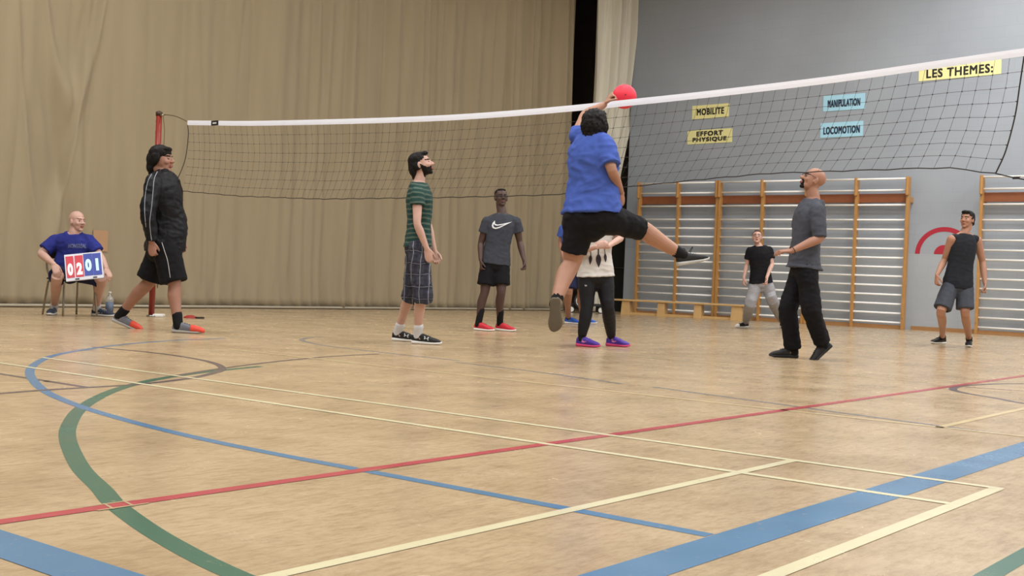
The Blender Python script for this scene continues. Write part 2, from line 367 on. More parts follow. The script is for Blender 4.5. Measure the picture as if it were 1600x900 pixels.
def curt_v(u, z):
    # gentle, broad folds on the left; tight pleats towards the far end
    k = smoothstep(10.5, 15.0, u); k2 = smoothstep(16.5, 20.0, u)
    d = 0.0
    w = 0.05 * math.sin(z * 0.7 + u)
    d += (0.030 + 0.02 * k) * math.sin(3.1 * u + 1.2 * math.sin(0.9 * u) + 0.25 * z)
    d += (0.010 + 0.022 * k) * math.sin(9.0 * (u + w) + 2.0 * math.sin(1.7 * u))
    d += (0.004 + 0.016 * k + 0.012 * k2) * math.sin(21.0 * (u + w * 0.5) + 3.0 * math.sin(2.3 * u))
    # narrow sharp creases
    for j in range(36):
        uj = 6.5 + j * 0.42 + 0.16 * math.sin(j * 5.3); sl = 0.05 * math.sin(j * 2.1)
        x = (u - uj - sl * (z - 3) - 0.03 * math.sin(z * 1.3 + j)) / 0.05
        if abs(x) < 4: d -= (0.012 + 0.020 * ((j * 7) % 5) / 5 + 0.012 * k) * math.exp(-x * x) * (0.6 + 0.4 * math.sin(z * 0.8 + j * 1.7))
    # draped swags hanging between the pinned points on the left
    for (uc, zt, wd_, dp) in ((9.05, 2.9, 0.55, 0.16), (8.75, 0.9, 0.45, 0.12)):
        a = (u - uc) / wd_; zc = zt + 2.2 * a * a
        e = (z - zc) / 0.28
        if abs(a) < 1.6: d += dp * math.exp(-e * e) * math.exp(-a * a * 1.0) * 0.55
        e2 = (z - zc - 0.7) / 0.5
        if abs(a) < 1.6: d -= dp * math.exp(-e2 * e2) * math.exp(-a * a) * 0.4
    # diagonal long crease
    x = (u - (8.55 + 0.22 * (3.6 - z))) / 0.09
    if z < 3.8 and abs(x) < 4: d -= 0.075 * math.exp(-x * x) * smoothstep(3.8, 2.6, z)
    x = (u - (8.85 + 0.22 * (3.6 - z))) / 0.13
    if z < 3.8 and abs(x) < 4: d += 0.045 * math.exp(-x * x) * smoothstep(3.8, 2.6, z)
    return d
bm = bmesh.new(); U0, U1 = 5.0, 22.8; nu, nz = 940, 56; H = 7.9
g = []
for j in range(nz + 1):
    z = 0.03 + H * j / nz; row = []
    for i in range(nu + 1):
        u = U0 + (U1 - U0) * i / nu
        v = VC + curt_v(u, z)
        v -= 1.5 * smoothstep(20.6, 22.9, u) + 0.10 * smoothstep(20, 21, u) * math.sin(u * 17 + z * 0.2)
        v += 0.02 * math.sin(26 * u) * smoothstep(0.6, 0.0, z)
        row.append(bm.verts.new(W(u, v, z)))
    g.append(row)
for j in range(nz):
    for i in range(nu):
        bm.faces.new((g[j][i], g[j][i + 1], g[j + 1][i + 1], g[j + 1][i]))
cur = obj('divider_curtain', bm, M_CURT, None, True); tag(cur, 'large tan fabric divider curtain hanging behind the players on the left', 'curtain')
md_ = cur.modifiers.new('t', 'SOLIDIFY'); md_.thickness = 0.006
# bottom weight tube, light patch, overhead track
M_HEM = mat('curtain_weight_tube', rgb(168, 160, 142), 0.5)
bm = bmesh.new(); tube(bm, [W(U0 + 0.1 * i, VC + 0.045 + 0.3 * curt_v(U0 + 0.1 * i, 0.05) - 1.5 * smoothstep(20.6, 22.9, U0 + 0.1 * i), 0.028) for i in range(176)], 0.02, 8); obj('hem_tube', bm, M_HEM, cur, True)
M_PATCH = mat('patch_cloth', rgb(176, 140, 106), 0.9)
def curt_pt(u, z, off): return W(u, VC + curt_v(u, z) + off, z)
bm = bmesh.new(); gg = [[bm.verts.new(curt_pt(9.44 + 0.26 * i / 14, 0.80 + 0.30 * j / 14, 0.014)) for i in range(15)] for j in range(15)]
for j in range(14):
    for i in range(14): bm.faces.new((gg[j][i], gg[j][i + 1], gg[j + 1][i + 1], gg[j + 1][i]))
o = obj('repair_patch', bm, M_PATCH, cur, True); o['label'] = 'square faded pinkish repair patch'

# pale gathered curtain hanging between the dark recess and the block wall
bm = bmesh.new(); g = []; nu, nz = 150, 50
for j in range(nz + 1):
    z = 0.02 + 7.9 * j / nz; k = smoothstep(0.0, 7.0, z)
    uc = 21.28 + 0.62 * k; hw = 0.34 + 0.50 * k; row = []
    for i in range(nu + 1):
        s = i / nu * 2 - 1; u = uc + hw * s
        v = -14.35 + (0.075 * math.sin(15 * s + 0.6 * math.sin(z)) + 0.035 * math.sin(37 * s + z * 0.3)) * (0.7 + 0.3 * k) - 0.10 * s * s
        row.append(bm.verts.new(W(u, v, z)))
    g.append(row)
for j in range(nz):
    for i in range(nu): bm.faces.new((g[j][i], g[j][i + 1], g[j + 1][i + 1], g[j + 1][i]))
pc = obj('gathered_curtain', bm, M_CURT2, None, True); pc.modifiers.new('t', 'SOLIDIFY').thickness = 0.006
tag(pc, 'pale cream curtain gathered in tight pleats beside the grey block wall', 'curtain')
M_TRACK = mat('track_metal', rgb(60, 58, 56), 0.5, metal=0.6)
bm = bmesh.new(); box(bm, W(13.5, VC, 7.99), AX, BX, ZX, 8.7, 0.04, 0.04); box(bm, W(21.9, -14.4, 7.99), AX, BX, ZX, 1.0, 0.04, 0.04); struct(obj('trim_1', bm, M_TRACK))

# ------------------------------------------------------------------ wall bars
M_POST = mat('bar_post_wood', rgb(184, 136, 78), 0.42, var=0.2, vscale=11)
M_RUNG = mat('rung_white', rgb(250, 250, 248), 0.3)
M_PLANK = mat('stained_plank', rgb(140, 82, 50), 0.5, var=0.2, vscale=8)
M_BRASS = mat('bolt', rgb(170, 160, 130), 0.3, metal=0.8)
RZ = [0.12, 0.295, 0.47, 0.645, 0.82, 0.995, 1.17, 1.345, 1.52, 1.70, 1.88, 2.065, 2.35, 2.63, 2.84]
UB = 22.08
def wall_bars(posts, label, rungs=RZ):
    c = sum(posts) / len(posts)
    t = thing('wall_bars', label, 'wall bars', W(UB, c, 0), 'wooden wall bars on the block wall')
    for v in posts:
        bm = bmesh.new()
        box(bm, W(UB, v, 1.27), AX, BX, ZX, 0.055, 0.026, 1.27, bev=0.006)
        box(bm, W(UB - 0.03, v, 2.70), AX, BX, ZX, 0.085, 0.028, 0.18, bev=0.02)
        box(bm, W(UB + 0.13, v, 2.45), AX, BX, ZX, 0.085, 0.022, 0.05, bev=0.004)
        obj('post', bm, M_POST, t)
    v0, v1 = posts[0], posts[-1]
    for i, z in enumerate(rungs):
        u = UB - (0.075 if z > 2.7 else 0.0)
        bm = bmesh.new(); tube(bm, [W(u, v0 + 0.0, z), W(u, v1 - 0.0, z)], 0.019, 10); obj('rung', bm, M_RUNG, t, True)
    bm = bmesh.new()
    box(bm, W(UB + 0.07, (v0 + v1) / 2, 2.485), AX, BX, ZX, 0.016, (v1 - v0) / 2, 0.085, bev=0.004)
    obj('top_plank', bm, M_PLANK, t)
    bm = bmesh.new(); box(bm, W(UB + 0.04, (v0 + v1) / 2, 0.035), AX, BX, ZX, 0.03, (v1 - v0) / 2, 0.035, bev=0.004); obj('base_rail', bm, M_BASE, t)
    for v in posts[::2]:
        for z in (2.5, 0.2):
            bm = bmesh.new(); tube(bm, [W(UB - 0.06, v, z), W(UB - 0.052, v, z)], 0.012, 8); obj('bolt', bm, M_BRASS, t)
wall_bars([-13.88, -12.90, -11.965], 'wooden wall bars with white rungs nearest the pale curtain, low bench in front')
wall_bars([-11.905, -10.93, -9.965], 'wooden wall bars with white rungs behind the woman in the black t-shirt')
wall_bars([-9.905, -8.95, -7.95], 'wooden wall bars with white rungs between the bald man and the red target')
wall_bars([-6.60, -5.62, -4.62], 'wooden wall bars with white rungs at the far right edge, beyond the red target')

# ------------------------------------------------------------------ low bench along the bars
M_BENCH = mat('bench_wood', rgb(206, 168, 112), 0.45, var=0.14, vscale=6)
t = thing('balance_bench', 'long low pale wooden bench standing in front of the leftmost wall bars', 'bench', W(21.55, -12.9, 0))
E0 = flo(976, 491); E1 = flo(1160, 501)
def UVof(p): return p.dot(AX), p.dot(BX)
u0, v0 = UVof(E0); u1, v1 = UVof(E1)
du = u1 - u0; dirv = (W(u1, v1) - W(u0, v0)).normalized(); nrm = ZX.cross(dirv).normalized()
Lb = (W(u1, v1) - W(u0, v0)).length
def BP(s, o, z): return W(u0, v0) + dirv * (s * Lb) + nrm * o + ZX * z
bm = bmesh.new(); box(bm, BP(0.47, 0, 0.30), dirv, nrm, ZX, Lb * 0.55, 0.13, 0.018, bev=0.006); obj('seat_plank', bm, M_BENCH, t)
bm = bmesh.new(); box(bm, BP(0.5, -0.02, 0.025), dirv, nrm, ZX, Lb * 0.5, 0.035, 0.025, bev=0.004); obj('balance_beam', bm, M_BENCH, t)
for s, w in ((0.02, 0.10), (0.33, 0.085), (0.64, 0.085), (0.96, 0.12)):
    bm = bmesh.new(); c = BP(s, 0, 0.0)
    vs = [bm.verts.new(c + dirv * x * w + nrm * y + ZX * z) for z, f in ((0.0, 1.0), (0.282, 0.85)) for x, y in ((-f, -0.11 * f), (f, -0.11 * f), (f, 0.11 * f), (-f, 0.11 * f))]
    for q in ((3, 2, 1, 0), (4, 5, 6, 7), (0, 1, 5, 4), (1, 2, 6, 5), (2, 3, 7, 6), (3, 0, 4, 7)): bm.faces.new([vs[k] for k in q])
    obj('foot', bm, M_BENCH, t)

# ------------------------------------------------------------------ theme signs on the block wall
M_YEL = mat('yellow_paper', rgb(246, 240, 172), 0.7, var=0.03, vscale=8)
M_BLU = mat('blue_paper', rgb(176, 226, 248), 0.7, var=0.03, vscale=8)
M_INK = mat('black_ink', rgb(30, 28, 26), 0.7)
M_INKB = mat('blue_black_ink', rgb(28, 50, 78), 0.7)
def sign(name, label, va, vb, z0, z1, lines, paper, ink, rot=0.0):
    bm = bmesh.new(); c = W(UW - 0.008, (va + vb) / 2, (z0 + z1) / 2)
    axx = (BX * math.cos(rot) + ZX * math.sin(rot)); ayy = (ZX * math.cos(rot) - BX * math.sin(rot))
    w = (vb - va); h = z1 - z0
    box(bm, c, axx, ayy, -AX, w / 2, h / 2, 0.003)
    for (s, dy, fw, fh) in lines:
        text_into(bm, s, 0.2, c - AX * 0.0045 + ayy * dy, axx, ayy, 1, bold=0.0, fit=fw, hfit=fh, heavy=0.0065)
    o = obj(name, bm, [paper, ink]); tag(o, label, 'sign', 'theme signs on the block wall')
sign('paper_sign', 'long yellow paper sign reading LES THEMES: high on the right', -7.93, -6.43, 4.72, 4.99, [('LES THEMES:', -0.01, 1.20, 0.155)], M_YEL, M_INK, 0.02)
sign('paper_sign', 'small yellow paper sign reading MOBILITE, upper of the two yellow ones at the left', -12.79, -11.91, 4.235, 4.525, [('MOBILITE', 0.0, 0.64, 0.13)], M_YEL, M_INK, 0.01)
sign('paper_sign', 'small yellow paper sign reading EFFORT PHYSIQUE in two lines', -12.88, -11.81, 3.70, 3.995, [('EFFORT', 0.065, 0.62, 0.095), ('PHYSIQUE', -0.065, 0.80, 0.095)], M_YEL, M_INK, 0.01)
sign('paper_sign', 'light blue paper sign reading MANIPULATION, above the LOCOMOTION sign', -9.82, -8.96, 4.24, 4.55, [('MANIPULATION', -0.01, 0.66, 0.14)], M_BLU, M_INKB, 0.01)
sign('paper_sign', 'light blue paper sign reading LOCOMOTION', -9.855, -8.975, 3.715, 4.01, [('LOCOMOTION', -0.01, 0.74, 0.14)], M_BLU, M_INKB, 0.01)

# ------------------------------------------------------------------ volleyball net
UN = 8.75
M_TAPE = mat('net_tape', rgb(240, 243, 255), 0.6, var=0.02, vscale=3)
M_CORD = mat('net_cord', rgb(38, 34, 30), 0.8); M_MESH = mat('net_twine', rgb(72, 66, 58), 0.8)
M_LBL = mat('net_label', rgb(24, 24, 26), 0.6); M_LBLW = mat('net_label_print', rgb(215, 215, 215), 0.6)
TOP = [(-11.95, 2.40), (-10.8, 2.335), (-9.61, 2.293), (-8.65, 2.263), (-7.76, 2.243), (-6.96, 2.243), (-6.22, 2.253), (-4.92, 2.290), (-3.79, 2.336), (-2.81, 2.403), (-2.37, 2.43)]
BOT = [(-12.02, 1.55), (-10.9, 1.475), (-9.56, 1.43), (-7.72, 1.43), (-6.47, 1.44), (-5.51, 1.51), (-4.88, 1.555), (-4.30, 1.59), (-3.11, 1.60), (-2.87, 1.60), (-2.535, 1.55)]
def interp(T, v):
    xs = [a for a, _ in T]; 
    return float(np.interp(v, xs, [b for _, b in T]))
def sm(T, v):
    return (interp(T, v - 0.35) + 2 * interp(T, v) + interp(T, v + 0.35)) / 4 if T[0][0] + .35 < v < T[-1][0] - .35 else interp(T, v)
VA, VB = -11.95, -2.37; NV = 96; NR = 8; TAPE_H = 0.056
def netp(a, b):   # a 0..1 along the net, b 0..1 downward from under the tape
    v = VA + (VB - VA) * a
    lean = 0.05 + 0.26 * smoothstep(0.12, 0.5, a) - 0.15 * smoothstep(0.88, 1.0, a)
    vb = v - lean * (0.75 * b + 0.25 * b * b)
    zt = sm(TOP, v) - TAPE_H; zb = interp(BOT, vb)
    bul = 0.05 * math.sin(math.pi * b) * (1 + 0.4 * math.sin(a * 9))
    wob = 0.006 * math.sin(a * 190 + b * 9) * math.sin(b * math.pi)
    return W(UN + bul, vb + wob, zt + (zb - zt) * b)
net = thing('volleyball_net', 'black mesh volleyball net with white top tape strung across the court', 'net', W(UN, -7.2, 0))
bm = bmesh.new(); R = []
for i in range(97):
    v = VA + (VB - VA) * i / 96; z = sm(TOP, v)
    R.append([bm.verts.new(W(UN + o, v, z + dz)) for o, dz in ((-0.004, 0), (0.004, 0), (0.005, -TAPE_H * 0.5), (0.003, -TAPE_H), (-0.003, -TAPE_H), (-0.005, -TAPE_H * 0.5))])
for a, b in zip(R, R[1:]):
    for k in range(6): bm.faces.new((a[k], a[(k + 1) % 6], b[(k + 1) % 6], b[k]))
bm.faces.new(R[0][::-1]); bm.faces.new(R[-1])
tape = obj('top_tape', bm, M_TAPE, net)
bm = bmesh.new(); zt = interp(TOP, -11.42)
box(bm, W(UN - 0.008, -11.42, zt - TAPE_H / 2), BX, ZX, -AX, 0.065, TAPE_H / 2 + 0.001, 0.002)
box(bm, W(UN - 0.0112, -11.42, zt - TAPE_H / 2), BX, ZX, -AX, 0.035, 0.008, 0.001, mi=1)
o = obj('maker_label', bm, [M_LBL, M_LBLW], tape); o['label'] = 'small black label on the white tape'
bm = bmesh.new()
for i in range(1, NV): 
    tube(bm, [netp(i / NV, b / 5) for b in range(6)], 0.0013, 4, cap=False)
for j in range(1, NR):
    tube(bm, [netp(i / NV, j / NR) for i in range(NV + 1)], 0.0014, 4, cap=False)
for i in range(0, NV + 1):
    for j in range(1, NR):
        c = netp(i / NV, j / NR); bmesh.ops.create_cube(bm, size=0.0075, matrix=Matrix.Translation(c))
obj('netting', bm, M_MESH, net)
bm = bmesh.new(); tube(bm, [netp(i / NV, 1) + ZX * 0.004 * math.sin(i * 2.1) for i in range(NV + 1)], 0.0045, 6); obj('bottom_cord', bm, M_CORD, net)
bm = bmesh.new(); tube(bm, catmull([W(UN, VA, interp(TOP, VA) - 0.05), netp(0, 0.15) - BX * 0.005, netp(0, 0.5) - BX * 0.06, netp(0, 0.8) - BX * 0.16, W(UN, -12.22, 1.60)], 6), 0.005, 6); obj('side_cord', bm, M_CORD, net)
bm = bmesh.new(); tube(bm, catmull([W(UN, VB, interp(TOP, VB) - 0.03), netp(1, 0.25), netp(1, 0.5) + BX * 0.01, netp(1, 0.8) + BX * 0.012, netp(1, 1)], 6), 0.0055, 6); obj('side_cord', bm, M_CORD, net)
bm = bmesh.new(); tube(bm, catmull([netp(1, 1), W(UN, -2.36, 1.508), W(UN, -2.0, 1.44), W(UN, -1.6, 1.38), W(UN, -1.25, 1.37)], 5), 0.005, 6)
for k in range(3): tube(bm, [W(UN + 0.012 * math.cos(q * math.pi / 4), -2.40 + 0.012 * math.sin(q * math.pi / 4) + k * 0.012, 1.516 + 0.008 * math.sin(q)) for q in range(9)], 0.004, 5)
obj('tie_rope', bm, M_CORD, net)
M_ROPE = mat('rope', rgb(104, 84, 52), 0.8)
bm = bmesh.new(); tube(bm, catmull([W(UN, -12.46, 2.50), W(UN, -12.2, 2.465), W(UN, VA, 2.385)], 6), 0.006, 6); obj('tie_rope', bm, M_ROPE, net)
bm = bmesh.new(); tube(bm, catmull([netp(0, 1), W(UN, -12.22, 1.60), W(UN, -12.45, 1.64)], 5), 0.005, 6); obj('tie_rope', bm, M_ROPE, net)
bm = bmesh.new(); tube(bm, [W(UN, VB, 2.40), W(UN, -1.25, 2.47)], 0.006, 6); obj('tie_rope', bm, M_ROPE, net)

def net_post(v, label, cord):
    M_R = bpy.data.materials.get('post_red') or mat('post_red', rgb(136, 40, 28), 0.4, var=0.12, vscale=9)
    t = thing('net_post', label, 'net post', W(UN, v, 0), 'volleyball net posts')
    bm = bmesh.new(); tube(bm, [W(UN, v, 0.0), W(UN, v, 2.50)], 0.036, 20); obj('post', bm, M_R, t, True)
    bm = bmesh.new(); tube(bm, [W(UN, v, 2.49), W(UN, v, 2.53), W(UN, v, 2.545)], [0.042, 0.042, 0.02], 16); obj('cap', bm, mat('post_cap', rgb(62, 44, 26), 0.5), t, True)
    bm = bmesh.new(); tube(bm, [W(UN, v, 0.0), W(UN, v, 0.02)], 0.06, 20); obj('floor_collar', bm, M_STEEL, t, True)
    for z in (2.42, 2.28, 2.09, 1.94):
        bm = bmesh.new(); tube(bm, [W(UN, v - 0.03 - 0.03 * math.sin(q) , z + 0.032 * math.cos(q)) for q in [math.pi * k / 10 for k in range(11)]], 0.006, 6); obj('hook', bm, M_STEEL, t, True)
    bm = bmesh.new(); tube(bm, [W(UN, v + 0.03, 2.49), W(UN, v + 0.09, 2.49)], 0.016, 10); obj('pulley', bm, M_BRASS, t, True)
    if cord:
        bm = bmesh.new(); tube(bm, catmull([W(UN, v + 0.085, 2.48), W(UN, v + 0.12, 2.30), W(UN, v + 0.115, 2.05), W(UN, v + 0.10, 1.8), W(UN, v + 0.05, 1.2)], 6), 0.005, 6)
        tube(bm, catmull([W(UN, v + 0.05, 1.2), W(UN, v + 0.10, 0.75), W(UN, v + 0.12, 0.5), W(UN, v + 0.10, 0.36), W(UN, v + 0.08, 0.5)], 6), 0.005, 6); obj('rope', bm, M_ROPE, t)
net_post(-12.53, 'red steel net post with metal hooks standing by the tan curtain', True)
net_post(-1.2, 'red steel net post just outside the right edge of the view', False)

# ------------------------------------------------------------------ small things on the floor near the post
M_WHP = mat('white_plastic', rgb(225, 225, 220), 0.4)
bm = bmesh.new(); box(bm, flo(248, 495) + ZX * 0.018, (1, 0.1, 0), (-0.1, 1, 0), ZX, 0.062, 0.09, 0.018, bev=0.01); tag(obj('floor_plate', bm, M_WHP), 'small white flat plate lying at the foot of the red net post', 'floor plate')
M_REDPL = mat('red_plastic', rgb(150, 34, 32), 0.45)
bm = bmesh.new(); c = flo(297, 497)
prof = [(0.0, 0.035), (0.03, 0.036), (0.05, 0.028), (0.075, 0.016), (0.082, 0.006), (0.08, 0.0), (0.0, 0.0)]
def lathe(bm, c, prof, n=24, mi=0):
    rings = [[bm.verts.new(c + Vector((r * math.cos(2 * math.pi * k / n), r * math.sin(2 * math.pi * k / n), z))) for k in range(n)] if r > 1e-5 else [bm.verts.new(c + ZX * z)] for r, z in prof]
    for a, b in zip(rings, rings[1:]):
        for k in range(n):
            q = [a[k % len(a)], a[(k + 1) % len(a)], b[(k + 1) % len(b)], b[k % len(b)]]
            q2 = []
            for x in q:
                if x not in q2: q2.append(x)
            if len(q2) > 2:
                f = bm.faces.new(q2); f.material_index = mi
lathe(bm, c, prof); tag(obj('marker_disc', bm, M_REDPL, None, True), 'low red marker disc lying on the floor beside the striding man', 'marker disc')
bm = bmesh.new(); c = flo(311, 498)
tube(bm, catmull([c + Vector((-0.045, 0.02, 0.012)), c + Vector((0, -0.02, 0.012)), c + Vector((0.03, 0.0, 0.014)), c + Vector((0.05, 0.03, 0.012)), c + Vector((0.02, 0.05, 0.012))], 6), 0.011, 8)
tag(obj('strap', bm, M_CORD, None, True), 'short dark strap curled on the floor right of the red disc', 'strap')

# water bottle behind the seated man
M_BOT = mat('bottle_plastic', (0.75, 0.8, 0.85, 1), 0.12, trans=0.8); M_BAND = mat('bottle_label', rgb(96, 108, 130), 0.5)
c = at(171, 480, 14.45); c.z = 0
t = thing('water_bottle', 'clear plastic water bottle with grey-blue band on the floor right of the seated man', 'bottle', c)
bm = bmesh.new(); lathe(bm, c, [(0, 0), (0.042, 0.0), (0.046, 0.01), (0.046, 0.19), (0.044, 0.21), (0.03, 0.24), (0.014, 0.262), (0.014, 0.275), (0, 0.275)]); obj('bottle_body', bm, M_BOT, t, True)
bm = bmesh.new(); lathe(bm, c, [(0.0465, 0.03), (0.048, 0.03), (0.048, 0.165), (0.0465, 0.165)]); obj('band', bm, M_BAND, t, True)
bm = bmesh.new(); lathe(bm, c, [(0, 0.272), (0.017, 0.272), (0.017, 0.292), (0, 0.294)]); obj('bottle_cap', bm, M_WHP, t, True)

# equipment trolley half hidden in the recess
c = flo(908, 489); c2 = c
t = thing('equipment_trolley', 'low dark trolley with a white-rimmed wheel, half hidden behind the players at the curtain end', 'trolley', c)
M_DK = mat('dark_rubber', rgb(34, 34, 36), 0.6)
fx = Vector((1, 0.25, 0)).normalized(); fy = Vector((-0.25, 1, 0)).normalized()
bm = bmesh.new(); box(bm, c + fx * 0.15 + fy * 0.2 + ZX * 0.17, fx, fy, ZX, 0.36, 0.2, 0.025, bev=0.006)
for s in (-0.3, 0.3): box(bm, c + fx * (0.15 + s) + fy * 0.2 + ZX * 0.09, fx, fy, ZX, 0.02, 0.16, 0.07)
obj('frame', bm, M_DK, t)
for s in (-0.22, 0.42):
    bm = bmesh.new(); k = c + fx * s + ZX * 0.07
    for rr, th, mi in ((0.07, 0.018, 0), (0.052, 0.02, 1)):
        tube(bm, [k - fy * th, k + fy * th], rr, 20, mi)
    obj('caster', bm, [M_DK, M_WHP], t)
wc = at(909, 470, c.y - 0.05)
bm = bmesh.new()
tube(bm, [wc + fx * 0.15 * math.cos(q * math.pi / 12) + ZX * 0.15 * math.sin(q * math.pi / 12) for q in range(25)], 0.022, 8, 0, cap=False)
tube(bm, [wc + fx * 0.12 * math.cos(q * math.pi / 12) + ZX * 0.12 * math.sin(q * math.pi / 12) for q in range(25)], 0.010, 8, 1, cap=False)
for q in range(8): tube(bm, [wc, wc + fx * 0.12 * math.cos(q * math.pi / 4) + ZX * 0.12 * math.sin(q * math.pi / 4)], 0.004, 4, 1)
tube(bm, [wc - fy * 0.03, wc + fy * 0.03], 0.02, 10, 0)
tube(bm, [wc + fy * 0.03, wc + fy * 0.12 - ZX * 0.03], 0.012, 6, 0)
obj('wheel', bm, [M_DK, M_WHP], t)
# ------------------------------------------------------------------ people: implicit-like solids fused into one skin per body or garment
def limb(bm, pts, rad, fwd=None, n=18, sub=4, flat0=False, flat1=False):
    """tapered tube through pts; rad = list of (lateral, front) radii; rounded ends unless flat"""
    rad = [(r, r) if not isinstance(r, tuple) else r for r in rad]
    C = catmull(pts, sub); m = len(C) - 1
    RR = []
    for i in range(m + 1):
        t = i / m * (len(rad) - 1); k = min(int(t), len(rad) - 2); f = t - k; f = f * f * (3 - 2 * f) * 0.5 + f * 0.5
        RR.append((rad[k][0] * (1 - f) + rad[k + 1][0] * f, rad[k][1] * (1 - f) + rad[k + 1][1] * f))
    T = [(C[min(i + 1, m)] - C[max(i - 1, 0)]).normalized() for i in range(m + 1)]
    st = [(C[i], T[i], RR[i]) for i in range(m + 1)]
    if not flat0:
        a = [(C[0] - T[0] * max(RR[0]) * math.sin(q), T[0], (RR[0][0] * math.cos(q), RR[0][1] * math.cos(q))) for q in (1.35, 0.95, 0.5)]; st = a + st
    if not flat1:
        a = [(C[m] + T[m] * max(RR[m]) * math.sin(q), T[m], (RR[m][0] * math.cos(q), RR[m][1] * math.cos(q))) for q in (0.5, 0.95, 1.35)]; st = st + a
    f0 = Vector(fwd) if fwd is not None else None; rings = []; ref = None
    for c, t, (rx, ry) in st:
        base = f0 if f0 is not None else (ref if ref is not None else (Vector((0, 1, 0)) if abs(t.y) < 0.8 else Vector((1, 0, 0))))
        fy = base - t * base.dot(t)
        if fy.length < 0.05: fy = ref if ref is not None else t.orthogonal()
        fy.normalize(); ref = fy; lx = fy.cross(t)
        rings.append([bm.verts.new(c + lx * rx * math.cos(2 * math.pi * k / n) + fy * ry * math.sin(2 * math.pi * k / n)) for k in range(n)])
    for a, b in zip(rings, rings[1:]):
        for k in range(n): bm.faces.new((a[k], a[(k + 1) % n], b[(k + 1) % n], b[k]))
    bm.faces.new(rings[0][::-1]); bm.faces.new(rings[-1])
def loft(bm, st, n=28, p=2.0):
    """stations (centre, right, forward, rx, ry)"""
    rings = []
    for c, rt, fw, rx, ry in st:
        rg = []
        for k in range(n):
            a = 2 * math.pi * k / n; ca, sa = math.cos(a), math.sin(a)
            ca = math.copysign(abs(ca) ** (2 / p), ca); sa = math.copysign(abs(sa) ** (2 / p), sa)
            rg.append(bm.verts.new(c + rt * rx * ca + fw * ry * sa))
        rings.append(rg)
    for a, b in zip(rings, rings[1:]):
        for k in range(n): bm.faces.new((a[k], a[(k + 1) % n], b[(k + 1) % n], b[k]))
    bm.faces.new(rings[0][::-1]); bm.faces.new(rings[-1])
def ell(bm, c, r, M=None, seg=18):
    m4 = Matrix.Translation(Vector(c)) @ Matrix.Diagonal((r[0], r[1], r[2], 1))
    if M is not None: m4 = M @ m4
    bmesh.ops.create_uvsphere(bm, u_segments=seg, v_segments=seg * 2 // 3, radius=1.0, matrix=m4)
def fuse(bm, voxel, smooth=3, factor=0.5, wr=None, seed=0):
    """voxel-fuse the overlapping solids to one skin; wr = (amplitude, size) of cloth wrinkles"""
    bmesh.ops.recalc_face_normals(bm, faces=bm.faces)
    me = bpy.data.meshes.new('tmp'); bm.to_mesh(me); bm.free()
    o = bpy.data.objects.new('tmp', me); COL.objects.link(o)
    r = o.modifiers.new('r', 'REMESH'); r.mode = 'VOXEL'; r.voxel_size = voxel; r.adaptivity = 0.0
    if smooth:
        s = o.modifiers.new('s', 'SMOOTH'); s.iterations = smooth; s.factor = factor
    bpy.context.view_layer.update()
    me2 = bpy.data.meshes.new_from_object(o.evaluated_get(bpy.context.evaluated_depsgraph_get()))
    bpy.data.objects.remove(o); bpy.data.meshes.remove(me)
    if wr:
        amp, size = wr; nv = len(me2.vertices)
        NN = [v.normal.copy() for v in me2.vertices]
        for v, nn in zip(me2.vertices, NN):
            q = v.co / size
            w = noise.noise(Vector((q.x, q.y, q.z * 0.6)) + Vector((seed, 0, 0))) + 0.5 * noise.noise(q * 2.1 + Vector((0, seed, 0)))
            rg = 1 - abs(noise.noise(Vector((q.x * 0.8, q.y * 0.8, q.z * 1.6)) + Vector((3, seed, 1)))) * 2
            v.co += nn * (amp * (w + 0.6 * max(0, rg - 0.3)))
    return me2
def put(name, me, mats, parent, smooth=True): 
    me.name = name
    return link(name, me, mats, parent, smooth)

def skin_mat(name, c, c2=None):
    M = mat(name, c, 0.5, spec=0.4, var=0.10, vscale=14)
    p = M.node_tree.nodes['Principled BSDF']; p.inputs['Subsurface Weight'].default_value = 0.05; p.inputs['Subsurface Scale'].default_value = 0.01
    return M
def cloth(name, c, rough=0.85, var=0.10, vs=10): return mat(name, c, rough, spec=0.25, var=var, vscale=vs, bump=0.25, bscale=28, bdist=0.012)

def basis(look, up):
    y = Vector(look).normalized(); z = Vector(up); z = (z - y * z.dot(y)).normalized(); x = y.cross(z)
    return x, y, z
def frame(c, look, up, s=1.0):
    x, y, z = basis(look, up)
    M = Matrix((x * s, y * s, z * s)).transposed().to_4x4(); M.translation = c
    return M

def head_solids(bm, M, fem=False):
    ell(bm, (0, -0.018, 0.036), (0.076, 0.096, 0.082), M)
    ell(bm, (0, 0.018, -0.015), (0.066, 0.072, 0.085), M)
    ell(bm, (0, 0.030, -0.066), (0.052, 0.050, 0.042), M)
    ell(bm, (0, 0.066, -0.094), (0.024, 0.020, 0.017), M)
    ell(bm, (0, 0.075, 0.028), (0.046, 0.017, 0.011), M)
    for s in (-1, 1):
        ell(bm, (s * 0.036, 0.060, -0.024), (0.024, 0.024, 0.024), M)
        ell(bm, (s * 0.030, 0.074, 0.004), (0.013, 0.011, 0.009), M)
        ell(bm, (s * 0.077, -0.008, -0.010), (0.008, 0.019, 0.031), M)
        ell(bm, (s * 0.013, 0.100, -0.026), (0.010, 0.012, 0.009), M)
    nb = [M @ Vector(p) for p in ((0, 0.078, 0.020), (0, 0.094, -0.002), (0, 0.111, -0.022))]
    sc = M.to_scale().x
    limb(bm, nb, [0.008 * sc, 0.009 * sc, 0.012 * sc], n=10, sub=3)
    ell(bm, (0, 0.092, -0.055), (0.023, 0.010, 0.006), M); ell(bm, (0, 0.089, -0.067), (0.021, 0.011, 0.007), M)

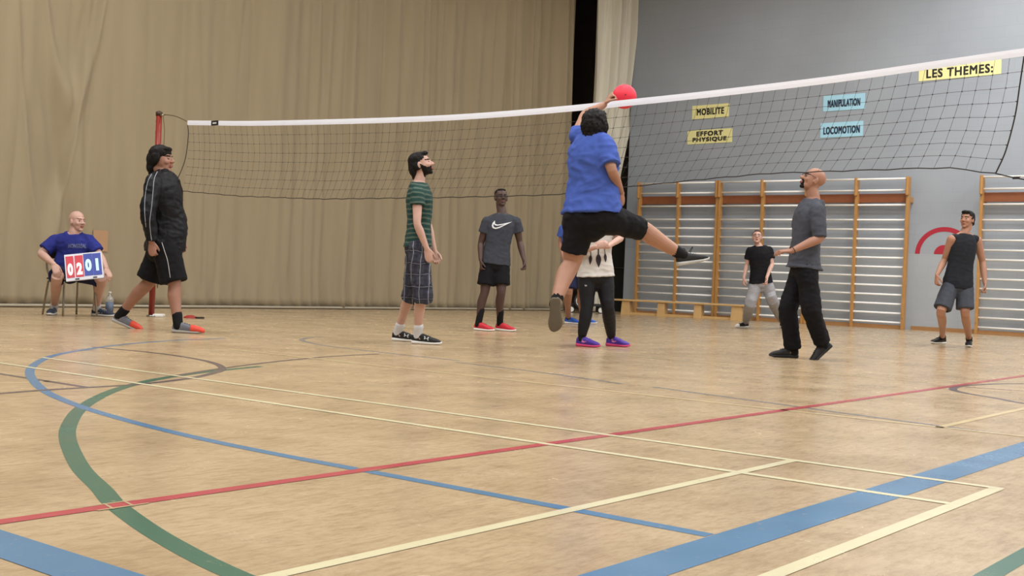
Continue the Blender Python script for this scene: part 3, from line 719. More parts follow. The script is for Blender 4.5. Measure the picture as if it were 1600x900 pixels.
def hand_solids(bm, wr, d, pn, side, curl=0.5, s=1.0, spread=0.12, thumb=0.6):
    """wrist point, pointing direction, palm normal (the side the fingers curl to), side=+1 puts the thumb on +lateral"""
    d = Vector(d).normalized(); pn = Vector(pn); pn = (pn - d * pn.dot(d)).normalized(); lx = d.cross(pn) * side
    c = Vector(wr)
    limb(bm, [c - d * 0.01 * s, c + d * 0.03 * s, c + d * 0.075 * s, c + d * 0.092 * s], [(0.026 * s, 0.019 * s), (0.035 * s, 0.016 * s), (0.041 * s, 0.014 * s), (0.038 * s, 0.012 * s)], pn, n=16, sub=2)
    for k, (off, ln) in enumerate(((0.030, 0.068), (0.010, 0.077), (-0.010, 0.072), (-0.029, 0.056))):
        b = c + d * (0.086 - abs(off + 0.002) * 0.25) * s + lx * off * s
        dd = (d + lx * (off * 4 * spread)).normalized(); pts = [b - dd * 0.015 * s, b]; ang = 0.0
        for j, fr in enumerate((0.42, 0.32, 0.26)):
            ang += curl * (0.55 + 0.45 * j * 0.6) * (1 + 0.08 * k)
            v = dd * math.cos(ang) + pn * math.sin(ang); pts.append(pts[-1] + v * ln * fr * s)
        limb(bm, pts, [0.0092 * s, 0.0095 * s, 0.0090 * s, 0.0085 * s, 0.0076 * s], n=8, sub=2)
    b = c + d * 0.022 * s + lx * 0.026 * s
    t1 = (d * (1 - 0.45 * thumb) + lx * 0.75 * thumb + pn * 0.35).normalized(); t2 = (d + lx * 0.15 + pn * (0.35 + curl * 0.5)).normalized()
    limb(bm, [b, b + t1 * 0.036 * s, b + t1 * 0.036 * s + t2 * 0.030 * s, b + t1 * 0.036 * s + t2 * 0.054 * s], [0.014 * s, 0.0115 * s, 0.0102 * s, 0.009 * s], n=10, sub=2)

def shoe(parent, heel, T, N, mats, L=0.29, col_h=0.105, kx=1.06, name='shoe', label=None, sole_th=0.032, marks=None):
    T = Vector(T).normalized(); N = Vector(N); N = (N - T * N.dot(T)).normalized(); X = T.cross(N); k = L / 0.29
    def P(x, y, z): return Vector(heel) + X * x * kx + T * y * k + N * z
    outline = [(0.0, 0.022, 0), (0.012, 0.030, 0), (0.04, 0.034, 0), (0.09, 0.033, 0), (0.14, 0.036, .002), (0.19, 0.044, .003), (0.225, 0.044, .003), (0.255, 0.037, .001), (0.278, 0.024, -.003), (0.29, 0.008, -.005)]
    def toe_up(y): return 0.012 * max(0, (y - 0.2) / 0.09) ** 2
    bm = bmesh.new(); st = []
    for y, w, xo in outline:
        th = sole_th * (1.15 - 0.5 * y / 0.29)
        st.append((P(xo, y, th / 2 + toe_up(y)), X, N, w, th / 2))
    st = [(c, r, f, a * kx, b) for c, r, f, a, b in st]; loft(bm, st, n=20, p=4.0)
    sole_me = fuse(bm, 0.006, 2)
    bm = bmesh.new(); st = []
    for y, w, h, xo in ((0.004, 0.020, col_h * 0.75, 0), (0.02, 0.028, col_h * 0.98, 0), (0.05, 0.032, col_h, 0), (0.085, 0.033, col_h * 0.99, 0), (0.115, 0.034, 0.098, 0), (0.15, 0.037, 0.086, .002), (0.19, 0.042, 0.072, .003), (0.225, 0.041, 0.062, .003), (0.255, 0.034, 0.052, .001), (0.278, 0.022, 0.038, -.003)):
        b = 0.010 + toe_up(y); st.append((P(xo, y, (h + b) / 2), X, N, w, (h - b) / 2))
    st = [(c, r, f, a * kx, b) for c, r, f, a, b in st]; loft(bm, st, n=24, p=2.5)
    up_me = fuse(bm, 0.006, 3)
    o = put(name, up_me, [mats[0]], parent)
    if label: o['label'] = label
    put('sole', sole_me, [mats[1]], o)
    bm = bmesh.new()     # laces across the throat
    for y, h in ((0.115, 0.100), (0.135, 0.093), (0.155, 0.087), (0.172, 0.081)):
        tube(bm, [P(-0.018, y, h - 0.010), P(-0.009, y, h - 0.001), P(0.009, y + 0.004, h - 0.001), P(0.018, y + 0.004, h - 0.010)], 0.0032, 6)
    obj('laces', bm, mats[2], o, True)
    if marks:
        for (pts, mm) in marks:
            bv = BVHTree.FromPolygons([v.co for v in o.data.vertices], [p.vertices for p in o.data.polygons])
            bm = bmesh.new()
            for sx in (-1, 1):
                vs = []
                for poly in pts:
                    q = []
                    for (yy, zz) in poly:
                        org = P(sx * 0.12, yy, zz); h = bv.ray_cast(org, -X * sx)
                        q.append(bm.verts.new((h[0] + h[1] * 0.002) if h[0] is not None else P(sx * 0.036, yy, zz)))
                    bm.faces.new(q)
            obj('shoe_logo', bm, mm, o)
    return P

def project_decal(target, polys, org, ax, ay, d, mats, name, off=0.004, step=0.012):
    """lay flat shapes (lists of 2-D outlines) onto a garment along direction d"""
    bv = BVHTree.FromPolygons([v.co for v in target.data.vertices], [p.vertices for p in target.data.polygons])
    bm = bmesh.new(); ax = Vector(ax).normalized(); ay = Vector(ay).normalized(); d = Vector(d).normalized()
    for poly in polys:
        vs = [bm.verts.new((x, y, 0)) for x, y in poly]
        bm.faces.new(vs)
    bmesh.ops.triangulate(bm, faces=bm.faces)
    for _ in range(4):
        es = [e for e in bm.edges if e.calc_length() > step]
        if not es: break
        bmesh.ops.subdivide_edges(bm, edges=es, cuts=1); bmesh.ops.triangulate(bm, faces=bm.faces)
    for v in bm.verts:
        o_ = org + ax * v.co.x + ay * v.co.y - d * 0.5
        h = bv.ray_cast(o_, d)
        v.co = (h[0] - d * off) if h[0] is not None else (org + ax * v.co.x + ay * v.co.y)
    return obj(name, bm, mats, target)
def text_polys(s, size, bold, fit=None, hfit=None):
    me = text_mesh(s, size, bold, extr=0.0); 
    xs = [v.co.x for v in me.vertices]; ys = [v.co.y for v in me.vertices]
    kx = fit / (max(xs) - min(xs)) if fit else 1; ky = hfit / (max(ys) - min(ys)) if hfit else 1
    cx = (max(xs) + min(xs)) / 2; cy = (max(ys) + min(ys)) / 2
    P = [[((me.vertices[i].co.x - cx) * kx, (me.vertices[i].co.y - cy) * ky) for i in p.vertices] for p in me.polygons]
    bpy.data.meshes.remove(me); return P

TORSO = [(-0.13, 0.105, 0.090), (-0.08, 0.155, 0.110), (0.0, 0.172, 0.118), (0.06, 0.171, 0.117), (0.12, 0.168, 0.114), (0.25, 0.155, 0.106), (0.40, 0.145, 0.102), (0.55, 0.152, 0.108), (0.70, 0.165, 0.115), (0.80, 0.160, 0.108), (0.89, 0.128, 0.092), (0.95, 0.098, 0.078), (1.01, 0.068, 0.062)]
def spine_stations(J, tor, inflate=0.0, t0=-1, t1=2, bow=0.0):
    hm = (J['hipR'] + J['hipL']) / 2; nk = J['neck']; sm_ = (J['shR'] + J['shL']) / 2
    rh = (J['hipR'] - J['hipL']).normalized(); rs = (J['shR'] - J['shL']).normalized()
    up = (nk - hm).normalized()
    st = []
    for t, rx, ry, *o in tor:
        if t < t0 or t > t1: continue
        c = hm + (nk - hm) * t
        k = max(0, min(1, t)); r = (rh * (1 - k) + rs * k); r = (r - up * r.dot(up)).normalized(); f = up.cross(r)
        c = c + f * (bow * math.sin(math.pi * k) + (o[0] if o else 0.0))
        if t > 0.6:      # follow the shoulder mid point
            c = c + (sm_ + up * (0.055) - (hm + (nk - hm) * 0.9)).project(r) * 0.5 * smoothstep(0.6, 0.85, t) * (1 - smoothstep(0.93, 1.0, t))
        st.append((c, r, f, rx + inflate, ry + inflate))
    return st

def person(name, label, cat, loc, J, look, headc, hup=(0, 0, 1), skin=None, tor=TORSO, girth=1.0, arm=1.0, leg=1.0, hs=1.0, face=None, hands=None, bow=0.0, legs_bare=True, group=None, neck_r=0.056, lip=None, ears=True, fem=False, arm_pts=None):
    root = thing(name, label, cat, loc, group)
    M = frame(headc, look, hup, hs)
    bm = bmesh.new()
    head_solids(bm, M)
    limb(bm, [J['neck'] - (J['neck'] - (J['hipR'] + J['hipL']) / 2).normalized() * 0.06, J['neck'], M @ Vector((0, -0.030, -0.075)), M @ Vector((0, -0.03, -0.02))], [neck_r * 1.25, neck_r * 1.05, neck_r * 0.98, neck_r * 0.9], n=18)
    st = spine_stations(J, tor, -0.010, bow=bow); loft(bm, st, n=28, p=2.3)
    for s in 'RL':
        sh, el, wr = J['sh' + s], J['el' + s], J['wr' + s]
        limb(bm, [J['neck'] + (sh - J['neck']) * 0.15 + ZX * 0.0, J['neck'] + (sh - J['neck']) * 0.55 - ZX * 0.008, sh], [0.040 * arm, 0.044 * arm, 0.052 * arm], n=14)
        d1 = el - sh; d2 = wr - el
        pts = [sh, sh + d1 * 0.3, sh + d1 * 0.7, el, el + d2 * 0.3, el + d2 * 0.7, wr]
        limb(bm, pts, [0.056 * arm, 0.052 * arm, 0.044 * arm, 0.038 * arm, 0.041 * arm, 0.032 * arm, 0.0255 * max(0.95, arm * 0.95)], n=16, sub=3)
        hd = hands[s]; hand_solids(bm, wr, *hd)
        hp, kn, an = J['hip' + s], J['kn' + s], J['an' + s]; d1 = kn - hp; d2 = an - kn
        back = -J['f' + s] if ('f' + s) in J else Vector((0, 0.01, 0))
        back = back.normalized()
        pts = [hp, hp + d1 * 0.35, hp + d1 * 0.75, kn, kn + d2 * 0.28 + back * 0.014, kn + d2 * 0.6 + back * 0.008, an - d2 * 0.08, an]
        limb(bm, pts, [0.092 * leg, 0.084 * leg, 0.066 * leg, 0.056 * leg, 0.058 * leg, 0.046 * leg, 0.036 * leg, 0.036 * leg], n=18, sub=3)
        T, N = J['T' + s], J['N' + s]
        hl = J['heel' + s]
        limb(bm, [an, an - N * 0.035 + T * 0.03, hl + T * 0.12 + N * 0.045, hl + T * 0.20 + N * 0.035], [0.034, 0.036, 0.034, 0.026], n=14, sub=2)
    me = fuse(bm, 0.0058, 2, 0.5)
    # face colouring by region of the head
    n = len(me.polygons); ctr = np.zeros(n * 3); me.polygons.foreach_get('center', ctr); ctr = ctr.reshape(n, 3)
    Mi = np.array(M.inverted()); lc = ctr @ Mi[:3, :3].T + Mi[:3, 3]
    x, y, z = lc[:, 0], lc[:, 1], lc[:, 2]; idx = np.zeros(n, dtype=np.int32)
    near = (np.abs(x) < 0.12) & (np.abs(y) < 0.15) & (np.abs(z) < 0.16)
    front = near & (y > 0.03)
    fc = face or {}
    if fc.get('beard'):
        bt = fc.get('beard_top', -0.052)
        b = near & (z < bt + np.clip((0.055 - y), 0, 0.06) * 0.9) & (z > -0.14) & (y > 0.000) & (lc[:, 2] > -0.125)
        b |= front & (z < -0.036) & (z > -0.062) & (np.abs(x) < 0.034) & (y > 0.07)
        if fc['beard'] == 'goatee': b = front & (z < -0.034) & (np.abs(x) < 0.030) & (y > 0.05)
        idx[b] = 3
    lp = front & (y > 0.084) & (z < -0.049) & (z > -0.072) & (np.abs(x) < 0.023); idx[lp] = 2
    ax_ = np.abs(x)
    brow = front & (ax_ > 0.010) & (ax_ < 0.050) & (z > 0.021) & (z < 0.031); idx[brow] = 1
    eye = front & (ax_ > 0.020) & (ax_ < 0.040) & (z > -0.002) & (z < 0.008); idx[eye] = 4
    ew = front & (np.abs(ax_ - 0.0225) < 0.003) & (z > 0.000) & (z < 0.007); idx[ew] = 5
    me.polygons.foreach_set('material_index', idx)
    mats = [skin, fc.get('brow', M_HAIR), fc.get('lip', M_LIP), fc.get('bmat', M_HAIR), M_EYE, fc.get('ew', M_EYEW)]
    put('body', me, mats, root)
    return root, M
M_HAIR = mat('dark_hair', rgb(20, 17, 16), 0.6, spec=0.2, var=0.3, vscale=60, bump=0.5, bscale=90, bdist=0.01)
M_LIP = mat('lips', rgb(150, 88, 80), 0.5); M_EYE = mat('eye_dark', rgb(34, 26, 22), 0.3); M_EYEW = mat('eye_white', rgb(150, 136, 128), 0.4)

def hair(root, M, solids, name='hair', m_=None, cut=None, amp=0.004, voxel=0.007, label=None):
    bm = bmesh.new()
    for c, r in solids: ell(bm, c, r, M)
    me = fuse(bm, voxel, 2, 0.5)
    Mi = M.inverted(); s = M.to_scale().x
    NN = [v.normal.copy() for v in me.vertices]
    for v, nn in zip(me.vertices, NN):
        q = Mi @ v.co
        v.co += nn * amp * (noise.noise(Vector((q.x * 70, q.y * 35, q.z * 30))) + 0.6 * noise.noise(q * 110))
    o = put(name, me, [m_ or M_HAIR], root)
    if label: o['label'] = label
    return o
CAP = [((0, -0.024, 0.048), (0.081, 0.096, 0.077)), ((0, -0.058, 0.01), (0.074, 0.066, 0.078))]

def torso_garment(root, J, name, m_, tor, t0, sleeves=None, infl=0.016, bow=0.0, wr=(0.006, 0.09), seed=0, arm=1.0, hem=None, collar=True, label=None, extra=None, voxel=0.009, trap=True):
    bm = bmesh.new()
    st = spine_stations(J, tor, infl, t0=t0, t1=0.96, bow=bow)
    c, r, f, a, b = st[-1]; upv = r.cross(f); st.append((c + upv * 0.020 - f * 0.004, r, f, a * 0.84, b * 0.92))
    if hem:
        c, r, f, a, b = st[0]; st[0] = (c, r, f, a + hem, b + hem)
    loft(bm, st, n=30, p=2.4)
    for s in 'RL':
        sh, el, w = J['sh' + s], J['el' + s], J['wr' + s]; d1 = el - sh; d2 = w - el
        if trap: limb(bm, [J['neck'] + (sh - J['neck']) * 0.22 - ZX * 0.026, J['neck'] + (sh - J['neck']) * 0.6 - ZX * 0.012, sh - ZX * 0.004], [0.050 * arm + infl * 0.3, 0.053 * arm + infl * 0.4, 0.056 * arm + infl * 0.5], n=14)
        if sleeves:
            fr, r0, r1 = sleeves[s] if isinstance(sleeves, dict) else sleeves
            if fr <= 1.0:
                limb(bm, [sh, sh + d1 * fr * 0.5, sh + d1 * fr], [r0, (r0 + r1) / 2, r1], n=18, flat1=True)
            else:
                limb(bm, [sh, sh + d1 * 0.5, el, el + d2 * (fr - 1) * 0.5, el + d2 * (fr - 1)], [r0, (r0 * 2 + r1) / 3, (r0 + r1) / 2, (r0 + 2 * r1) / 3, r1], n=18, flat1=True)
        elif not trap: pass
    if extra: extra(bm)
    me = fuse(bm, voxel, 4, 0.5, wr, seed)
    o = put(name, me, [m_] if not isinstance(m_, list) else m_, root)
    if label: o['label'] = label
    return o
def leg_garment(root, J, name, m_, t_end, radii, waist=(0.19, 0.135), wt=(-0.10, 0.10), wr=(0.006, 0.1), seed=0, extra=None, fwd=None, label=None, voxel=0.009, tor=TORSO, infl=0.008, flat=True):
    """t_end: 0..1 hip->knee, 1..2 knee->ankle"""
    bm = bmesh.new()
    st = spine_stations(J, tor, infl, t0=-0.2, t1=wt[1]); loft(bm, st, n=28, p=2.3)
    hm = (J['hipR'] + J['hipL']) / 2; c0, r0, f0, a0, b0 = st[0]; up0 = r0.cross(f0)
    ell(bm, (0, 0, 0), (0.082 + infl, 0.076 + infl, 0.070 + infl), Matrix.LocRotScale(c0 + up0 * 0.0, Matrix((r0, f0, up0)).transposed().to_3x3().to_quaternion(), None))
    for s in 'RL':
        hp, kn, an = J['hip' + s], J['kn' + s], J['an' + s]
        te = t_end[s] if isinstance(t_end, dict) else t_end
        path = []; rr_ = radii[s] if isinstance(radii, dict) else radii
        K = 7
        for i in range(K):
            t = te * i / (K - 1)
            path.append(hp + (kn - hp) * t if t <= 1 else kn + (an - kn) * (t - 1))
        limb(bm, path, rr_, J['f' + s] if ('f' + s) in J else None, n=20, sub=2, flat1=flat)
    if extra: extra(bm)
    me = fuse(bm, voxel, 4, 0.5, wr, seed)
    o = put(name, me, [m_] if not isinstance(m_, list) else m_, root)
    if label: o['label'] = label
    return o
def sock(root, J, s, m_, z0, z1, r=0.040, name='sock', label=None):
    an, kn = J['an' + s], J['kn' + s]; d = (kn - an).normalized(); bm = bmesh.new()
    n = [an + d * (z0 + (z1 - z0) * i / 4) for i in range(5)]
    limb(bm, n, [r * 1.02, r, r * 1.02, r * 1.04, r * 1.07], n=18, sub=2)
    me = fuse(bm, 0.006, 2, 0.5, (0.0015, 0.03)); o = put(name, me, [m_], root)
    if label: o['label'] = label
    return o
def feet(J, s, heel, yaw=None, T=None, N=(0, 0, 1), kh=0.055, ah=0.088):
    if T is None: T = Vector((math.cos(math.radians(yaw)), math.sin(math.radians(yaw)), 0))
    T = Vector(T).normalized(); N = Vector(N); N = (N - T * N.dot(T)).normalized()
    J['heel' + s] = Vector(heel); J['T' + s] = T; J['N' + s] = N
    J['an' + s] = Vector(heel) + T * kh + N * ah
    J['f' + s] = T.copy()
    J['f' + s].z = 0
    if J['f' + s].length < 0.2: J['f' + s] = Vector((1, 0, 0))
def glasses(root, M, m_, z=0.004, y=0.09, tilt=0.0, lens_r=0.021, name='glasses'):
    bm = bmesh.new(); s = M.to_scale().x
    for sx in (-1, 1):
        tube(bm, [M @ Vector((sx * 0.031 + lens_r * math.cos(q * math.pi / 8), y - 0.002 * abs(math.cos(q)), z + lens_r * 0.8 * math.sin(q * math.pi / 8))) for q in range(17)], 0.0024 * s, 6, cap=False)
        tube(bm, [M @ Vector((sx * (0.031 + lens_r), y, z + 0.006)), M @ Vector((sx * 0.072, y - 0.02, z + 0.008)), M @ Vector((sx * 0.080, 0.0, z + 0.004))], 0.0022 * s, 6)
    tube(bm, [M @ Vector((-0.010, y + 0.002, z + 0.004)), M @ Vector((0.010, y + 0.002, z + 0.004))], 0.0024 * s, 6)
    return obj(name, bm, m_, root, True)
M_FRAME = mat('glasses_frame', rgb(20, 18, 18), 0.3)
M_WHITE = mat('white_rubber', rgb(226, 224, 220), 0.6); M_BLACKR = mat('black_rubber', rgb(24, 24, 26), 0.6)
M_BLACKC = cloth('black_cloth', rgb(15, 15, 20)); M_LACE = mat('lace_black', rgb(30, 30, 32), 0.8); M_LACEW = mat('lace_white', rgb(205, 205, 205), 0.8)
M_BLKSHOE = mat('black_shoe', rgb(22, 22, 25), 0.65, var=0.2, vscale=40); M_SOCKB = cloth('black_sock', rgb(20, 20, 22)); M_SOCKW = cloth('white_sock', rgb(206, 208, 214))
M_PRINTW = mat('white_print', rgb(225, 228, 232), 0.6)
def JJ(Y0, **k):
    return {a: at(x, y, Y0 + d) for a, (x, y, d) in k.items()}
def wide(tor, kx, ky, belly=0.0):
    return [(t, rx * kx, ry * ky, belly * math.exp(-((t - 0.28) / 0.25) ** 2)) for t, rx, ry in tor]
DOWN = Vector((0, 0, -1))
def px_cast(bv, x, y, off=0.003):
    d = ray(x, y).normalized(); h = bv.ray_cast(CAMP, d)
    return (h[0] - d * off) if h[0] is not None else None
def bvh_of(o): return BVHTree.FromPolygons([v.co for v in o.data.vertices], [p.vertices for p in o.data.polygons])
def px_line(target, pts, r, m_, name):
    bv = bvh_of(target); P = catmull([Vector((x, y, 0)) for x, y in pts], 5)
    Q = [px_cast(bv, p.x, p.y, 0.0005) for p in P]; Q = [q for q in Q if q is not None]
    if len(Q) < 2: return
    bm = bmesh.new(); tube(bm, Q, r, 6); return obj(name, bm, m_, target, True)
def px_decal(target, polys, m_, name, off=0.003, step=1.0, bm=None, mi=0, done=True):
    bv = bvh_of(target); own = bm or bmesh.new(); t = bmesh.new()
    for poly in polys:
        t.faces.new([t.verts.new((x, y, 0)) for x, y in poly])
    bmesh.ops.triangulate(t, faces=t.faces)
    for _ in range(4):
        es = [e for e in t.edges if e.calc_length() > step]
        if not es: break
        bmesh.ops.subdivide_edges(t, edges=es, cuts=1); bmesh.ops.triangulate(t, faces=t.faces)
    mp = {}
    for v in t.verts: 
        c = px_cast(bv, v.co.x, v.co.y, off); mp[v] = own.verts.new(c) if c is not None else None
    for f in t.faces:
        q = [mp[v] for v in f.verts]
        if all(k is not None for k in q): own.faces.new(q).material_index = mi
    t.free()
    return obj(name, own, m_, target) if done else own

SK_PALE = skin_mat('skin_pale', rgb(194, 156, 142)); SK_LIGHT = skin_mat('skin_light', rgb(182, 144, 124)); SK_TAN = skin_mat('skin_tan', rgb(168, 124, 102))
SK_MED = skin_mat('skin_medium', rgb(158, 116, 98)); SK_DARK = skin_mat('skin_dark', rgb(78, 58, 52)); SK_BRN = skin_mat('skin_brown', rgb(162, 118, 98))

# ================================================================== man in the green striped t-shirt
def stripes_mat():
    M = cloth('striped_cloth', rgb(40, 78, 64)); nt = M.node_tree; p = nt.nodes['Principled BSDF']; L = nt.links
    tc = nt.nodes.new('ShaderNodeTexCoord'); s = nt.nodes.new('ShaderNodeSeparateXYZ'); L.new(tc.outputs['Object'], s.inputs[0])
    n = nt.nodes.new('ShaderNodeTexNoise'); n.inputs['Scale'].default_value = 6; L.new(tc.outputs['Object'], n.inputs['Vector'])
    a = nt.nodes.new('ShaderNodeMath'); a.operation = 'MULTIPLY_ADD'; a.inputs[1].default_value = 0.05; L.new(n.outputs['Fac'], a.inputs[0]); L.new(s.outputs['Z'], a.inputs[2])
    w = nt.nodes.new('ShaderNodeMath'); w.operation = 'MULTIPLY'; w.inputs[1].default_value = 2 * math.pi / 0.046; L.new(a.outputs[0], w.inputs[0])
    q = nt.nodes.new('ShaderNodeMath'); q.operation = 'SINE'; L.new(w.outputs[0], q.inputs[0])
    r = nt.nodes.new('ShaderNodeValToRGB'); L.new(q.outputs[0], r.inputs[0])
    r.color_ramp.elements[0].position = 0.25; r.color_ramp.elements[0].color = rgb(30, 62, 58); r.color_ramp.elements[1].position = 0.65; r.color_ramp.elements[1].color = rgb(80, 94, 84)
    L.new(r.outputs[0], p.inputs['Base Color']); return M
def plaid_mat():
    M = cloth('plaid_cloth', rgb(60, 62, 76)); nt = M.node_tree; p = nt.nodes['Principled BSDF']; L = nt.links
    tc = nt.nodes.new('ShaderNodeTexCoord'); s = nt.nodes.new('ShaderNodeSeparateXYZ')
    n = nt.nodes.new('ShaderNodeTexNoise'); n.inputs['Scale'].default_value = 5; L.new(tc.outputs['Object'], n.inputs['Vector'])
    v = nt.nodes.new('ShaderNodeVectorMath'); v.operation = 'MULTIPLY_ADD'; v.inputs[1].default_value = (0.06, 0.06, 0.06); L.new(n.outputs['Color'], v.inputs[0]); L.new(tc.outputs['Object'], v.inputs[2]); L.new(v.outputs[0], s.inputs[0])
    def line(src, per, lo, hi):
        w = nt.nodes.new('ShaderNodeMath'); w.operation = 'MULTIPLY'; w.inputs[1].default_value = 2 * math.pi / per; L.new(src, w.inputs[0])
        q = nt.nodes.new('ShaderNodeMath'); q.operation = 'SINE'; L.new(w.outputs[0], q.inputs[0])
        r = nt.nodes.new('ShaderNodeValToRGB'); L.new(q.outputs[0], r.inputs[0]); r.color_ramp.elements[0].position = lo; r.color_ramp.elements[0].color = (0, 0, 0, 1); r.color_ramp.elements[1].position = hi; r.color_ramp.elements[1].color = (1, 1, 1, 1)
        return r.outputs[0]
    def mix(f, a, b):
        x = nt.nodes.new('ShaderNodeMix'); x.data_type = 'RGBA'; L.new(f, x.inputs[0])
        if isinstance(a, tuple): x.inputs[6].default_value = a
        else: L.new(a, x.inputs[6])
        x.inputs[7].default_value = b; return x.outputs[2]
    c = mix(line(s.outputs['Z'], 0.11, 0.2, 0.8), rgb(62, 64, 76), rgb(44, 46, 58))
    c = mix(line(s.outputs['X'], 0.10, 0.3, 0.8), c, rgb(50, 52, 66))
    c = mix(line(s.outputs['X'], 0.085, 0.955, 0.985), c, rgb(136, 138, 148))
    c = mix(line(s.outputs['Z'], 0.11, 0.975, 0.995), c, rgb(104, 106, 118))
    L.new(c, p.inputs['Base Color']); return M
Y = 11.2
J = JJ(Y, hipR=(653, 386, -.10), hipL=(652, 386, .10), knR=(661, 458, -.12), knL=(645, 456, .16), neck=(655, 284, 0), shR=(652, 303, -.17), shL=(658, 303, .17),
       elR=(652, 350, -.25), wrR=(667, 389, -.22), elL=(669, 350, .24), wrL=(679, 393, .20))
feet(J, 'R', flo(643, 537), -9); feet(J, 'L', flo(612, 532.5), -6)
man, M = person('person', 'man in green striped t-shirt and plaid shorts standing in profile, looking up to the right', 'person', flo(650, 537), J, (.95, -.12, .30), at(658.5, 257, Y), hup=(-.2, 0, 1), skin=SK_PALE, hs=1.02, neck_r=.052,
    tor=wide(TORSO, .95, .98), arm=.92, leg=.95, face=dict(beard='full', beard_top=-0.044), hands=dict(R=((.25, .0, -1), (.2, 1, 0), 1, .7, 1.0), L=((.25, -.1, -1), (.1, -1, 0), -1, .8, 1.0)), bow=.01)
hair(man, M, CAP + [((0, -.085, -.03), (.066, .045, .075)), ((0, -.088, -.085), (.040, .03, .05)), ((.066, -.03, -.005), (.016, .04, .05)), ((-.066, -.03, -.005), (.016, .04, .05)), ((0, .045, .092), (.05, .045, .022))], name='hair')
t1 = torso_garment(man, J, 't_shirt', stripes_mat(), wide(TORSO, .95, .98), -0.03, sleeves=(.40, .066, .070), infl=.012, bow=.01, hem=.006, wr=(.007, .08), seed=3)
t1['label'] = 'green and grey striped t-shirt'
leg_garment(man, J, 'shorts', plaid_mat(), 1.18, [.098, .102, .100, .098, .098, .097, .099], seed=4, wr=(.008, .07))
UAH = [[(-.026, .016), (-.014, .016), (-.012, .004), (-.014, -.016), (-.026, -.016), (-.020, 0)], [(.026, .016), (.014, .016), (.012, .004), (.014, -.016), (.026, -.016), (.020, 0)], [(-.016, .004), (0, -.001), (.016, .004), (.014, -.006), (0, -.003), (-.014, -.006)]]
UA = [[(.148 + a * .92, .060 + b * .9 - a * .22) for a, b in q] for q in UAH]
M_GREYL = mat('logo_grey', rgb(190, 190, 190), 0.5)
for s in 'RL':
    sock(man, J, s, M_SOCKW, -0.02, 0.085, .043)
    shoe(man, J['heel' + s], J['T' + s], J['N' + s], [M_BLKSHOE, M_WHITE, M_LACE], L=.295, marks=[(UA, M_PRINTW)])

# ================================================================== man in the dark tee with the swoosh
Y = 14.6
J = JJ(Y, hipR=(763.5, 413, 0), hipL=(784, 413, .02), knR=(757, 458, -.05), knL=(783, 458, -.05), neck=(784, 333, 0), shR=(761, 347, -.02), shL=(806, 347, .04),
       elR=(751.5, 380, .0), wrR=(751, 406, -.08), elL=(812, 378, .08), wrL=(818.5, 406, .0))
feet(J, 'R', flo(741, 516), -28); feet(J, 'L', flo(774.5, 516.5), -28)
man, M = person('person', 'man in dark grey t-shirt with white swoosh, black shorts and red shoes facing the camera', 'person', flo(766, 517), J, (.30, -.93, .14), at(783, 309, Y), skin=SK_DARK, hs=1.0,
    arm=1.02, leg=.96, face=dict(lip=mat('lips_dark', rgb(96, 60, 56), .5), brow=M_HAIR, ew=mat('eye_white_dim', rgb(150, 140, 135), .4)), hands=dict(R=((.1, -.1, -1), (1, .2, 0), 1, .6, 1.0), L=((.15, -.1, -1), (-1, -.4, 0), -1, .7, 1.0)))
hair(man, M, [((0, -.026, .052), (.078, .090, .068)), ((0, -.05, .02), (.076, .068, .07)), ((0, .032, .092), (.052, .036, .016))], name='hair', amp=.002)
glasses(man, M, M_FRAME)
M_GREYT = cloth('charcoal_cloth', rgb(60, 63, 72))
t1 = torso_garment(man, J, 't_shirt', M_GREYT, wide(TORSO, 1.0, 1.0), -0.06, sleeves=(.52, .070, .074), infl=.012, hem=.006, wr=(.006, .09), seed=11, arm=1.02)
def cr(ox, oy, k, pts): return [(ox + x / k, oy + y / k) for x, y in pts]
px_decal(t1, [cr(735, 320, 6.926, [(264, 170), (240, 196), (231, 225), (241, 252), (272, 262), (318, 250), (450, 184), (340, 207), (292, 214), (268, 206)])], M_PRINTW, 'swoosh', .004)
px_decal(t1, [cr(735, 320, 6.926, [(256, 206), (248, 224), (255, 240), (276, 246), (312, 237), (370, 211), (330, 220), (288, 227), (264, 220)])], M_GREYT, 'swoosh_inner', .007)
leg_garment(man, J, 'shorts', M_BLACKC, .72, [.100, .104, .105, .105, .106, .107, .110], seed=12)
M_REDSH = mat('red_shoe', rgb(196, 34, 52), 0.55, var=.15, vscale=30)
for s in 'RL':
    sock(man, J, s, M_SOCKB, -0.02, 0.17, .041)
    shoe(man, J['heel' + s], J['T' + s], J['N' + s], [M_REDSH, M_WHITE, mat('lace_red', rgb(170, 30, 44), .8)], L=.285)

# ================================================================== man in the dark tank top (right)
Y = 15.05
J = JJ(Y, hipR=(1486, 445, 0), hipL=(1507, 445, .0), knR=(1470, 488, -.12), knL=(1508, 489, -.08), neck=(1507, 364, 0), shR=(1487, 374, -.05), shL=(1527, 376, .03),
       elR=(1476, 406, .08), wrR=(1464, 430, -.08), elL=(1535, 409, .08), wrL=(1539, 443, -.02))
feet(J, 'R', flo(1477, 537.5), -152); feet(J, 'L', flo(1514, 541.5), -112)
man, M = person('person', 'dark-haired man in black sleeveless top and grey shorts at the far right', 'person', flo(1490, 543), J, (-.72, -.66, .10), at(1511, 343.5, Y), skin=SK_TAN, hs=1.0,
    arm=1.05, leg=.98, face=dict(), hands=dict(R=((-.1, -.2, -1), (1, .3, -.1), 1, .6, 1.0), L=((.05, -.1, -1), (-1, .2, 0), -1, .9, 1.0)))
hair(man, M, CAP + [((0, .050, .090), (.055, .045, .026)), ((0, -.075, -.03), (.068, .04, .045)), ((.07, -.02, .01), (.014, .035, .04)), ((-.07, -.02, .01), (.014, .035, .04))], name='hair')
